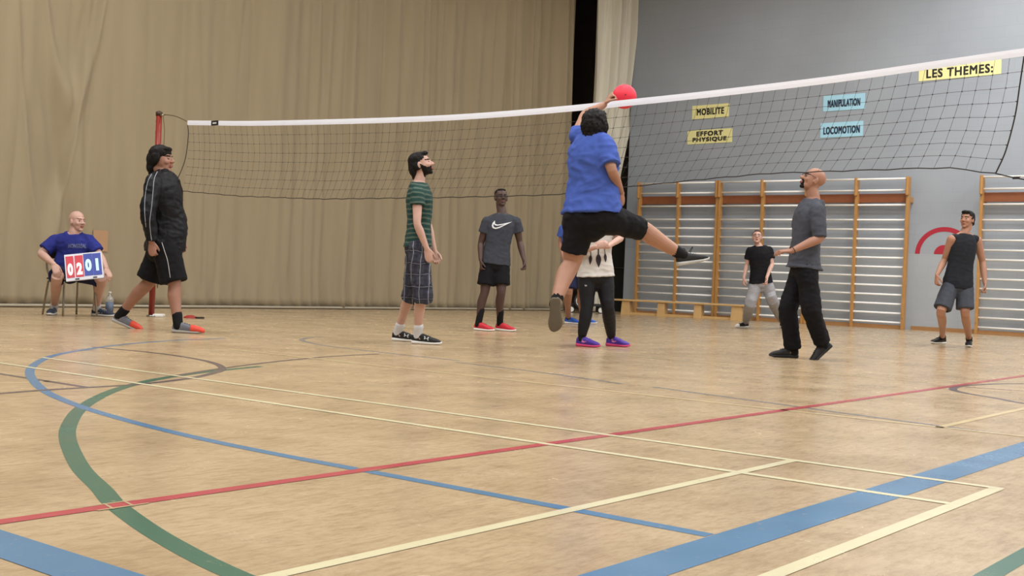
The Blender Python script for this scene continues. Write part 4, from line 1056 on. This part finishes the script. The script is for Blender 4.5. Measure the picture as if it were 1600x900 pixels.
torso_garment(man, J, 'sleeveless_top', cloth('tank_black', rgb(32, 35, 42)), TORSO, -0.10, sleeves=None, infl=.013, hem=.004, wr=(.006, .09), seed=21, trap=False,
    extra=lambda bm: [limb(bm, [J['neck'] + (J['sh' + s] - J['neck']) * .42 - ZX * .03, J['neck'].lerp(J['sh' + s], .86) - ZX * .005], [.055, .060], n=16) for s in 'RL'])
leg_garment(man, J, 'shorts', cloth('slate_cloth', rgb(66, 70, 80)), .86, [.102, .106, .108, .108, .108, .110, .112], seed=22)
for s in 'RL':
    sock(man, J, s, M_SOCKB, -0.02, 0.07, .041)
    shoe(man, J['heel' + s], J['T' + s], J['N' + s], [M_BLKSHOE, M_WHITE, M_LACE], L=.28)

# ================================================================== bald man in the grey top and black trousers
Y = 11.35
J = JJ(Y, hipR=(1253, 420, .10), hipL=(1260, 420, -.10), knR=(1231, 482, .06), knL=(1268, 486, -.16), neck=(1271, 310, 0), shR=(1264, 328, .18), shL=(1277, 330, -.18),
       elR=(1262, 372, .26), wrR=(1232, 392, .20), elL=(1281, 372, -.24), wrL=(1237, 392, -.30))
feet(J, 'R', flo(1247, 559.5), -178); feet(J, 'L', at(1301, 541, 11.30), T=(-.72, -.06, -.69), N=(-.69, 0, .72))
man, M = person('person', 'bald goateed man in grey long-sleeved top and black trousers stepping left, looking up', 'person', flo(1240, 560), J, (-.90, -.14, .40), at(1269.5, 281.5, Y), hup=(.3, 0, 1), skin=SK_BRN, hs=1.06, neck_r=.060,
    tor=wide(TORSO, 1.0, 1.08), arm=1.08, leg=1.0, face=dict(beard='goatee'), hands=dict(L=((-1, .0, -.05), (0, .25, -1), -1, .45, 1.0, .3), R=((-1, .1, -.1), (0, -.2, -1), 1, .45, 1.0, .3)), bow=.02)
bm = bmesh.new()      # dark band of the glasses pushed along the temple
glasses(man, M, M_FRAME, z=0.012)
def grad_mat():
    return cloth('slate_grey_cloth', rgb(70, 73, 82))
t1 = torso_garment(man, J, 'long_sleeved_top', grad_mat(), wide(TORSO, 1.0, 1.12), -0.07, sleeves=(.98, .074, .066), infl=.018, bow=.02, hem=.022, wr=(.008, .09), seed=31, arm=1.08)
leg_garment(man, J, 'trousers', M_BLACKC, 1.99, [.104, .100, .094, .090, .086, .080, .080], seed=32, wr=(.009, .09))
bm = bmesh.new(); wrl = J['wrL']; dd = (J['elL'] - wrl).normalized()
tube(bm, [wrl + dd * .01 + (dd.orthogonal() * math.cos(q * math.pi / 8) + dd.cross(dd.orthogonal()) * math.sin(q * math.pi / 8)) * .031 for q in range(17)], .004, 6, cap=False); obj('bracelet', bm, M_FRAME, man, True)
for s in 'RL':
    sock(man, J, s, M_SOCKB, -0.04, 0.13, .050)
    shoe(man, J['heel' + s], J['T' + s], J['N' + s], [M_BLKSHOE, M_BLACKR, M_LACE], L=.29)

# ================================================================== man in the black tracksuit jacket
Y = 11.62
J = JJ(Y, hipR=(260, 392, -.11), hipL=(252, 392, .11), knR=(273, 446, -.13), knL=(232, 442, .12), neck=(256, 267, 0), shR=(241, 286, -.19), shL=(262, 286, .19),
       elR=(231, 332, -.30), wrR=(237, 378, -.26), elL=(268, 334, .27), wrL=(281, 374, .16))
feet(J, 'R', flo(269, 519.5), -7); feet(J, 'L', at(175, 502, 11.85), T=(.90, -.05, -.30), N=(.30, 0, .95))
BT = [(t, rx * 1.12, ry * (1.30 + .26 * math.exp(-((t - .30) / .28) ** 2)), .045 * math.exp(-((t - .32) / .26) ** 2)) for t, rx, ry in TORSO]
BT = [(t, rx, ry if t < .9 else ry * .85, o) for t, rx, ry, o in BT]
man, M = person('person', 'heavy man in black tracksuit jacket and black shorts striding right near the net post', 'person', flo(262, 519), J, (.97, -.22, .06), at(253, 249.5, Y), skin=SK_MED, hs=1.12, neck_r=.066,
    tor=BT, arm=1.15, leg=1.12, face=dict(), hands=dict(R=((.1, 0, -1), (.2, 1, 0), 1, .8, 1.08), L=((.3, 0, -1), (.1, -1, 0), -1, .6, 1.05)), bow=-.01)
hair(man, M, [((0, -.020, .056), (.088, .102, .078)), ((0, -.062, .0), (.084, .078, .095)), ((0, -.088, -.06), (.070, .052, .07)), ((0, -.09, -.115), (.052, .035, .035)), ((.078, -.02, .01), (.018, .045, .055)), ((-.078, -.02, .01), (.018, .045, .055)), ((0, .052, .088), (.060, .040, .022))], name='hair', amp=.004)
M_JKT = mat('jacket_nylon', rgb(13, 14, 20), 0.55, spec=.25, bump=.3, bscale=20, bdist=.02)
t1 = torso_garment(man, J, 'jacket', M_JKT, BT, -0.04, sleeves=(1.96, .088, .056), infl=.026, bow=-.01, wr=(.012, .10), seed=41, arm=1.2, extra=lambda bm: limb(bm, [J['neck'] - ZX * .06, J['neck'] - ZX * .02, J['neck'] + ZX * .015], [.100, .082, .070], n=20, flat1=True))
for ln in ([(246, 268), (241, 280), (239, 300), (237, 322), (234, 345), (235, 362), (237, 376)], [(237, 272), (231, 284), (227, 305), (226, 330), (228, 355)]):
    px_line(t1, ln, .0035, mat('piping_grey', rgb(150, 154, 164), .6), 'piping')
px_line(t1, [(270, 272), (283, 290), (290, 315), (294, 345), (294, 372)], .002, M_BLACKR, 'zip')
t2 = leg_garment(man, J, 'shorts', M_BLACKC, .90, [.130, .134, .132, .130, .130, .130, .132], seed=42, tor=BT, infl=.006, wr=(.009, .1))
px_line(t2, [(252, 376), (257, 392), (262, 408), (266, 434)], .0035, M_GREYL, 'side_stripe')
M_GRYSH = mat('grey_shoe', rgb(112, 116, 126), 0.7, var=.15, vscale=30); M_ORG = mat('orange_toe', rgb(224, 78, 58), 0.6); M_GSOLE = mat('pale_sole', rgb(176, 172, 166), 0.6)
for s in 'RL':
    sock(man, J, s, M_SOCKB, -0.02, 0.085, .047)
    H, T_, N_ = J['heel' + s], J['T' + s], J['N' + s]
    P = shoe(man, H, T_, N_, [M_GRYSH, M_GSOLE, M_LACE], L=.315)
    sh = [o for o in man.children if o.name.startswith('shoe')][-1]
    bm = bmesh.new(); X_ = T_.cross(N_)
    st = [(P(.002, y, (h + .014) / 2 + .002), X_, N_, w, (h - .006) / 2) for y, w, h in ((.178, .0480, .080), (.20, .0500, .075), (.235, .0485, .068), (.262, .041, .060), (.284, .030, .048), (.300, .015, .036))]
    loft(bm, st, n=24, p=2.5); put('toe_cap', fuse(bm, .006, 2), [M_ORG], sh)['label'] = 'orange toe of grey shoe'

# ================================================================== seated scorekeeper
Y = 13.9
J = JJ(Y, hipR=(98, 425, .12), hipL=(124, 425, .08), knR=(89, 433, -.34), knL=(160, 436, -.10), neck=(117, 364, -.02), shR=(87, 377, -.02), shL=(139, 377, .06),
       elR=(64, 396, -.12), wrR=(84, 413, -.34), elL=(156, 400, .02), wrL=(166, 419, -.14))
feet(J, 'R', flo(86, 491.5) , -82); feet(J, 'L', flo(143, 493.5), -6)
ST = wide(TORSO, 1.06, 1.22, .05)
man, M = person('person', 'seated bald man in blue t-shirt and navy shorts minding the scoreboard', 'person', flo(110, 494), J, (.82, -.56, .02), at(121, 346, Y - .03), skin=SK_PALE, hs=1.04, neck_r=.066,
    tor=ST, arm=1.15, leg=1.1, face=dict(brow=mat('sandy_brow', rgb(130, 96, 76), .7)), hands=dict(R=((.45, -.35, -.75), (.1, .35, -.6), 1, .25, 1.05, .35), L=((.5, -.3, -.8), (-.4, .3, -.5), -1, .4, 1.05, .3)))
M_BLUT = cloth('blue_cloth', rgb(38, 46, 122))
t1 = torso_garment(man, J, 't_shirt', M_BLUT, ST, 0.0, sleeves=(.72, .080, .086), infl=.016, wr=(.010, .1), seed=51, arm=1.2)
c0 = at(121, 384.5, Y)
project_decal(t1, text_polys('MONTREAL', .08, .004, fit=.20, hfit=.05), c0, (.93, .33, 0.04), ZX, (-.33, .93, 0), mat('print_grey', rgb(92, 100, 140), .7), 'chest_lettering')
M_NAVY = cloth('navy_cloth', rgb(28, 32, 62))
leg_garment(man, J, 'shorts', M_NAVY, .86, [.120, .120, .112, .108, .106, .106, .110], seed=52, tor=ST, infl=.010)
M_NAVSH = mat('navy_shoe', rgb(52, 62, 84), .7, var=.3, vscale=40)
SLASH = [[(.09, .040), (.11, .040), (.15, .082), (.135, .086)], [(.13, .038), (.145, .038), (.175, .068), (.165, .072)]]
for s in 'RL':
    sock(man, J, s, M_SOCKW, -0.02, 0.075, .045)
    shoe(man, J['heel' + s], J['T' + s], J['N' + s], [M_NAVSH, M_WHITE, M_LACEW], L=.30, marks=[(SLASH, M_PRINTW)])
# chair under him
cc = flo(109, 494); cc.z = 0; th = math.radians(-40); cf = Vector((math.cos(th), math.sin(th), 0)); cl = Vector((-math.sin(th), math.cos(th), 0))
t = thing('metal_chair', 'metal-legged stacking chair under the seated man in blue', 'chair', cc)
M_TUBE = mat('chair_tube', rgb(140, 130, 112), 0.35, metal=.7); M_SEAT = mat('chair_seat', rgb(70, 56, 46), .5)
bm = bmesh.new(); box(bm, cc + ZX * .435, cf, cl, ZX, .20, .20, .012, bev=.008); obj('seat', bm, M_SEAT, t)
bm = bmesh.new(); box(bm, cc - cf * .235 + ZX * .76, cf, cl, ZX, .010, .19, .09, bev=.008); obj('backrest', bm, M_SEAT, t)
for a in (1, -1):
    for b in (1, -1):
        bm = bmesh.new(); tube(bm, catmull([cc + cf * a * .10 + cl * b * .15 + ZX * .412, cc + cf * a * .165 + cl * b * .178 + ZX * .405, cc + cf * a * .185 + cl * b * .19 + ZX * .36, cc + cf * a * .23 + cl * b * .215 + ZX * .008], 5), .0115, 10); obj('leg', bm, M_TUBE, t, True)
for b in (1, -1):
    bm = bmesh.new(); tube(bm, [cc + cf * .16 + cl * b * .17 + ZX * .410, cc - cf * .16 + cl * b * .17 + ZX * .410, cc - cf * .215 + cl * b * .19 + ZX * .55, cc - cf * .245 + cl * b * .19 + ZX * .84], .011, 10); obj('back_frame', bm, M_TUBE, t, True)
# flip scoreboard on his lap
q = [at(96, 399, 13.38), at(154, 394, 13.50), at(167, 433, 13.34), at(107.5, 440, 13.22)]
sc0 = sum(q, Vector()) / 4; sxv = ((q[1] + q[2]) - (q[0] + q[3])).normalized(); syv = ((q[0] + q[1]) - (q[2] + q[3])); syv = (syv - sxv * syv.dot(sxv)).normalized(); szv = sxv.cross(syv)
SWd = ((q[1] + q[2]) / 2 - (q[0] + q[3]) / 2).length; SHt = ((q[0] + q[1]) / 2 - (q[2] + q[3]) / 2).length
t = thing('scoreboard', 'white flip scoreboard showing red 02 and blue 01 held on the seated man\'s lap', 'scoreboard', sc0)
M_BOARD = mat('board_white', rgb(196, 196, 204), .5); M_CRED = mat('card_red', rgb(192, 44, 62), .6, var=.05); M_CBLU = mat('card_blue', rgb(44, 62, 150), .6, var=.05); M_DIG = mat('digit_white', rgb(236, 236, 236), .6); M_DIGC = mat('digit_pale_blue', rgb(196, 232, 236), .6)
bm = bmesh.new(); box(bm, sc0, sxv, syv, szv, SWd / 2, SHt / 2, .006, bev=.003); obj('board', bm, M_BOARD, t)
bm = bmesh.new(); box(bm, sc0 - szv * .07 - syv * .005, sxv, (syv - szv * .35).normalized(), szv, SWd / 2, SHt / 2 * .95, .005, bev=.002); obj('rear_board', bm, M_BOARD, t)
for i, (x, w, m_, dg, mm, y0, hh) in enumerate(((-.375, .205, M_CRED, '0', M_DIG, -.04, .80), (-.125, .215, M_CRED, '2', M_DIG, -.04, .80), (.125, .235, M_CBLU, '0', M_DIGC, .03, .82), (.365, .225, M_CBLU, '1', M_DIGC, .0, .82))):
    c = sc0 + sxv * x * SWd * .97 + syv * (y0 * .3 + .03) * SHt + szv * .008
    bm = bmesh.new(); box(bm, c, sxv, syv, szv, w * SWd / 2, hh * SHt / 2, .002)
    text_into(bm, dg, .2, c + szv * .0035 - syv * (.10 if i < 2 else .02) * SHt, sxv, syv, 1, bold=.012, fit=w * SWd * (.72 if dg != '1' else .34), hfit=SHt * .46, extr=.001)
    o = obj('flip_card', bm, [m_, mm], t); o['label'] = ('red' if i < 2 else 'blue') + ' card with a pale ' + dg
for x in (-.2, .27):
    bm = bmesh.new(); box(bm, sc0 + sxv * x * SWd - syv * SHt * .455 + szv * .009, sxv, syv, szv, .022, .008, .003, bev=.002); obj('clip', bm, M_BLACKR, t)
# ================================================================== jumping player in blue
Y = 9.9
J = JJ(Y, hipR=(944, 340, .0), hipL=(906, 344, .04), knR=(1004, 358, .20), knL=(893, 412, .10), neck=(928, 208, .06), shR=(945, 226, -.05), shL=(903, 212, .16),
       elR=(956, 266, -.16), wrR=(970, 300, .06), elL=(914, 180, .36), wrL=(944, 164, .40))
feet(J, 'R', at(1058, 416, Y + .30), T=(.93, .15, .20), N=(-.22, 0, 1), ah=.092)
feet(J, 'L', at(868, 466, Y - .26), T=(.02, .16, -.98), N=(.05, .98, .16), kh=.05)
JT = [(t, rx * (1.17 + .16 * math.exp(-((t - .25) / .3) ** 2)), ry * (1.25 + .25 * math.exp(-((t - .3) / .3) ** 2)), .03 * math.exp(-((t - .3) / .26) ** 2)) for t, rx, ry in TORSO]
man, M = person('person', 'heavy player in blue t-shirt and black shorts leaping at the net, seen from behind', 'person', at(925, 515, Y) * 1.0, J, (.55, .82, .18), at(931, 196, Y + .05), skin=SK_TAN, hs=1.05, neck_r=.062,
    tor=JT, arm=1.12, leg=1.36, face=dict(), hands=dict(L=((.55, .05, .9), (1, .2, -.3), -1, 1.15, 1.05), R=((.2, .5, -.8), (-.6, .5, 0), 1, .7, 1.05)))
hair(man, M, [((0, -.020, .052), (.096, .112, .085)), ((0, -.065, .0), (.094, .082, .10)), ((0, -.08, -.065), (.080, .06, .065)), ((.075, -.01, -.01), (.028, .06, .07)), ((-.075, -.01, -.01), (.028, .06, .07)), ((0, .055, .085), (.066, .05, .034)), ((.04, .03, -.09), (.04, .045, .05)), ((.0, .05, -.10), (.05, .045, .035))], name='hair', amp=.010)
M_BLUEJ = cloth('royal_blue_cloth', rgb(66, 90, 170), .8)
t1 = torso_garment(man, J, 't_shirt', M_BLUEJ, JT, 0.03, sleeves={'R': (.82, .092, .088), 'L': (.20, .080, .078)}, infl=.024, hem=.012, wr=(.014, .11), seed=61, arm=1.25)
def jbridge(bm):
    hm_ = (J['hipL'] + J['hipR']) / 2; ell(bm, hm_ - ZX * .09, (.13, .13, .10))
    for q in range(5):
        f = q / 4; p0 = J['hipL'].lerp(J['knL'], .15 + .30 * f); p1 = J['hipR'].lerp(J['knR'], .10 + .40 * f)
        limb(bm, [p0, p0.lerp(p1, .5) + ZX * .03, p1], [.070, .066, .070], n=14)
leg_garment(man, J, 'shorts', M_BLACKC, {'R': .98, 'L': .74}, {'R': [.140, .136, .124, .112, .104, .098, .094], 'L': [.145, .142, .134, .124, .116, .110, .112]}, seed=62, tor=JT, infl=.012, wt=(0, .13), wr=(.012, .11), extra=jbridge)
M_BRSOLE = mat('brown_sole', rgb(96, 86, 72), .75, var=.15, vscale=25)
sock(man, J, 'R', M_SOCKB, -.02, .075, .050); sock(man, J, 'L', M_SOCKB, -.02, .06, .048)
shoe(man, J['heelR'], J['TR'], J['NR'], [M_BLKSHOE, mat('sole_grey', rgb(180, 180, 178), .6), M_LACEW], L=.30, col_h=.12, kx=1.2)
bm = bmesh.new(); b0 = J['heelR'] + J['TR'] * .11 + J['NR'] * .085      # loose lace loops
for k in (-1, 1):
    tube(bm, catmull([b0, b0 + J['TR'] * .02 * k + ZX * .05 + Vector((.01 * k, 0, 0)), b0 + J['TR'] * (.045 * k) + ZX * .055, b0 + J['TR'] * .02 * k + ZX * .01], 5), .003, 5)
obj('lace_bow', bm, M_LACE, man, True)
shoe(man, J['heelL'], J['TL'], J['NL'], [M_BLKSHOE, M_BRSOLE, M_LACE], L=.285, kx=1.36, label='shoe seen from below, brown sole', sole_th=.04)
# ball above the net
M_BALL = mat('ball_red', rgb(232, 52, 74), .55, spec=.35, bump=.15, bscale=120, bdist=.003)
bc = at(975.5, 151, 10.9)
bm = bmesh.new(); bmesh.ops.create_uvsphere(bm, u_segments=48, v_segments=28, radius=.112, matrix=Matrix.Translation(bc))
rb = obj('rubber_ball', bm, M_BALL, None, True); tag(rb, 'bright red rubber ball in the air just above the net tape', 'ball')
bm = bmesh.new(); tube(bm, [bc + Vector((.0, -.1115, .0)), bc + Vector((0, -.1135, 0))], .006, 10); obj('valve', bm, M_BLACKR, rb)

# ================================================================== girl with the feather print
Y = 12.0
J = JJ(Y, hipR=(918, 432, 0), hipL=(944, 432, .04), knR=(917, 482, -.06), knL=(950, 482, -.03), neck=(930, 340, 0), shR=(911, 354, 0), shL=(953, 354, .03),
       elR=(898, 396, -.06), wrR=(931, 386, -.26), elL=(970, 372, -.02), wrL=(950, 385, -.24))
feet(J, 'R', flo(900, 541), -22); feet(J, 'L', flo(947, 540.5), -22)
GT = [(t, rx * .98, ry * 1.0) for t, rx, ry in TORSO]
man, M = person('person', 'woman in white feather-print t-shirt and black leggings standing behind the leaping player', 'person', flo(930, 543), J, (.2, -.95, .1), at(929, 318, Y), skin=SK_PALE, hs=.97, neck_r=.046,
    tor=GT, arm=.86, leg=.98, face=dict(), hands=dict(R=((.9, -.3, .35), (.2, 1, -.2), 1, .6, .92), L=((-.9, -.3, .1), (.2, 1, -.2), -1, .6, .92)))
hair(man, M, CAP + [((0, -.085, -.06), (.06, .045, .09)), ((0, .045, .090), (.05, .045, .022))], name='hair', m_=mat('brown_hair', rgb(70, 48, 36), .6, var=.3, vscale=50))
M_WSH = cloth('white_cloth', rgb(206, 202, 198)); M_GSL = cloth('grey_sleeve', rgb(112, 112, 120))
t1 = torso_garment(man, J, 't_shirt', M_WSH, GT, -0.04, sleeves=(.62, .070, .072), infl=.016, hem=.012, wr=(.008, .09), seed=71)
M_FEA = mat('feather_print', rgb(44, 36, 44), .8)
def feather(x, y0, y1, w, tilt=0):
    n = 7; L = [(x - w * math.sin(math.pi * (k / n) ** .8) + tilt * k / n, y0 + (y1 - y0) * k / n) for k in range(n + 1)]; R_ = [(x + w * math.sin(math.pi * (k / n) ** .8) + tilt * k / n, y0 + (y1 - y0) * k / n) for k in range(n, -1, -1)]
    return L + R_[1:-1]
px_decal(t1, [feather(923, 398, 414, 2.6, -1), feather(935, 396, 418, 4.2, .5), feather(945.5, 396, 410, 2.2, 1)], M_FEA, 'feather_print', .004)
px_decal(t1, [[(934, 384), (936, 384), (936, 398), (934, 398)], [(922, 388), (923.2, 388), (924, 400), (922.5, 400)], [(944, 386), (945, 386), (946, 398), (945, 398)]], M_FEA, 'feather_cord', .004)
M_LEG = mat('leggings', rgb(22, 22, 28), .6, spec=.3)
t2 = leg_garment(man, J, 'leggings', M_LEG, 1.94, [.096, .092, .078, .066, .066, .058, .044], seed=72, infl=.006, tor=GT, wr=(.003, .06))
px_decal(t2, [[(913.5, 445), (915, 445), (915.6, 447), (914.4, 448)], [(916, 445.2), (917, 445.2), (917, 447.6), (916, 447)]], M_GREYL, 'leggings_logo', .003, .8)
M_PURP = mat('purple_shoe', rgb(74, 44, 156), .6, var=.2, vscale=40); M_PINK = mat('pink_sole', rgb(214, 66, 120), .6)
SW = [[(.075, .050), (.10, .042), (.17, .066), (.11, .056), (.085, .068)]]
for s in 'RL':
    sock(man, J, s, M_SOCKB, -0.02, 0.03, .036)
    shoe(man, J['heel' + s], J['T' + s], J['N' + s], [M_PURP, M_PINK, mat('lace_purple', rgb(110, 70, 190), .7)], L=.26, marks=[(SW, mat('shoe_mark_pink', rgb(220, 130, 180), .6))])

# ================================================================== player hidden behind, blue shirt and navy shorts
Y = 17.45
J = JJ(Y, hipR=(888, 417, -.02), hipL=(906, 417, .03), knR=(889, 457, -.10), knL=(908, 457, 0), neck=(893, 347, 0), shR=(880, 358, -.02), shL=(907, 358, .04),
       elR=(876, 380, .02), wrR=(880, 402, -.10), elL=(912, 382, 0), wrL=(912, 404, -.1))
feet(J, 'R', flo(882, 505.5), -18); feet(J, 'L', flo(905, 505), -20)
man, M = person('person', 'player in blue shirt and navy shorts mostly hidden behind the leaping man, blue shoe showing', 'person', flo(890, 507), J, (.4, -.9, .1), at(894, 330, Y), skin=SK_BRN, hs=1.0,
    arm=1.0, leg=1.0, face=dict(), hands=dict(R=((.1, -.1, -1), (1, .2, 0), 1, .6, 1.0), L=((.1, -.1, -1), (-1, -.2, 0), -1, .6, 1.0)))
hair(man, M, CAP + [((0, .045, .090), (.05, .045, .022))], name='hair')
torso_garment(man, J, 't_shirt', M_BLUEJ, TORSO, -0.05, sleeves=(.55, .070, .074), infl=.013, hem=.006, wr=(.006, .09), seed=81)
t2 = leg_garment(man, J, 'shorts', M_NAVY, .86, [.100, .104, .105, .105, .106, .108, .112], seed=82)
px_line(t2, [(899, 418), (899.5, 426)], .010, M_ORG, 'side_accent')
M_BLSH = mat('bright_blue_shoe', rgb(34, 92, 190), .6, var=.2, vscale=30)
for s in 'RL':
    sock(man, J, s, M_SOCKB, -0.02, 0.03, .038)
    shoe(man, J['heel' + s], J['T' + s], J['N' + s], [M_BLSH, M_WHITE, M_LACE], L=.29)

# ================================================================== woman in black t-shirt by the wall bars
Y = 18.7
J = JJ(Y, hipR=(1181, 443, 0), hipL=(1197, 442, .02), knR=(1172, 476, -.06), knL=(1207, 470, -.02), neck=(1186, 384, 0), shR=(1172, 392, 0), shL=(1202, 391, .02),
       elR=(1167, 414, .05), wrR=(1162.5, 434, -.02), elL=(1206, 413, -.03), wrL=(1198, 434, -.22))
feet(J, 'R', flo(1169, 512.5), -158); feet(J, 'L', flo(1219, 512), -50)
man, M = person('person', 'woman in black t-shirt and light grey trousers standing before the wall bars', 'person', flo(1175, 515), J, (-.22, -.93, .28), at(1183, 371, Y), skin=SK_PALE, hs=.98, neck_r=.047,
    tor=wide(TORSO, .98, 1.0), arm=.88, leg=.96, face=dict(), hands=dict(R=((-.1, -.1, -1), (1, .2, 0), 1, .5, .95), L=((-.1, -.2, -1), (-1, -.3, 0), -1, .8, .98)))
hair(man, M, [((0, -.026, .050), (.080, .092, .072)), ((0, -.055, .01), (.074, .066, .078)), ((0, -.11, .02), (.035, .035, .035)), ((0, .036, .096), (.05, .036, .018))], name='hair', m_=mat('brown_hair_tied', rgb(76, 50, 44), .6, var=.3, vscale=50), amp=.002)
glasses(man, M, mat('glasses_reddish', rgb(110, 60, 58), .4), lens_r=.023)
torso_garment(man, J, 't_shirt', M_BLACKC, wide(TORSO, .98, 1.0), -0.06, sleeves=(.60, .064, .068), infl=.014, hem=.012, wr=(.006, .09), seed=91)
leg_garment(man, J, 'trousers', cloth('light_grey_cloth', rgb(152, 152, 158)), 1.92, [.104, .100, .092, .088, .084, .070, .052], seed=92, infl=.008, wr=(.006, .08))
for s in 'RL':
    sock(man, J, s, M_SOCKB, -0.03, 0.04, .034)
    shoe(man, J['heel' + s], J['T' + s], J['N' + s], [M_BLKSHOE, M_WHITE, M_LACEW], L=.255, col_h=.12)
    H, T_, N_ = J['heel' + s], J['T' + s], J['N' + s]; X_ = T_.cross(N_); sh = [o for o in man.children if o.name.startswith('shoe')][-1]
    bm = bmesh.new(); loft(bm, [(H + T_ * y + N_ * h / 2, X_, N_, w, h / 2) for y, w, h in ((.190, .0455, .068), (.21, .0430, .064), (.232, .035, .056), (.252, .016, .044))], n=20, p=2.6)
    put('toe_cap', fuse(bm, .006, 2), [M_WHITE], sh)['label'] = 'white rubber toe cap'
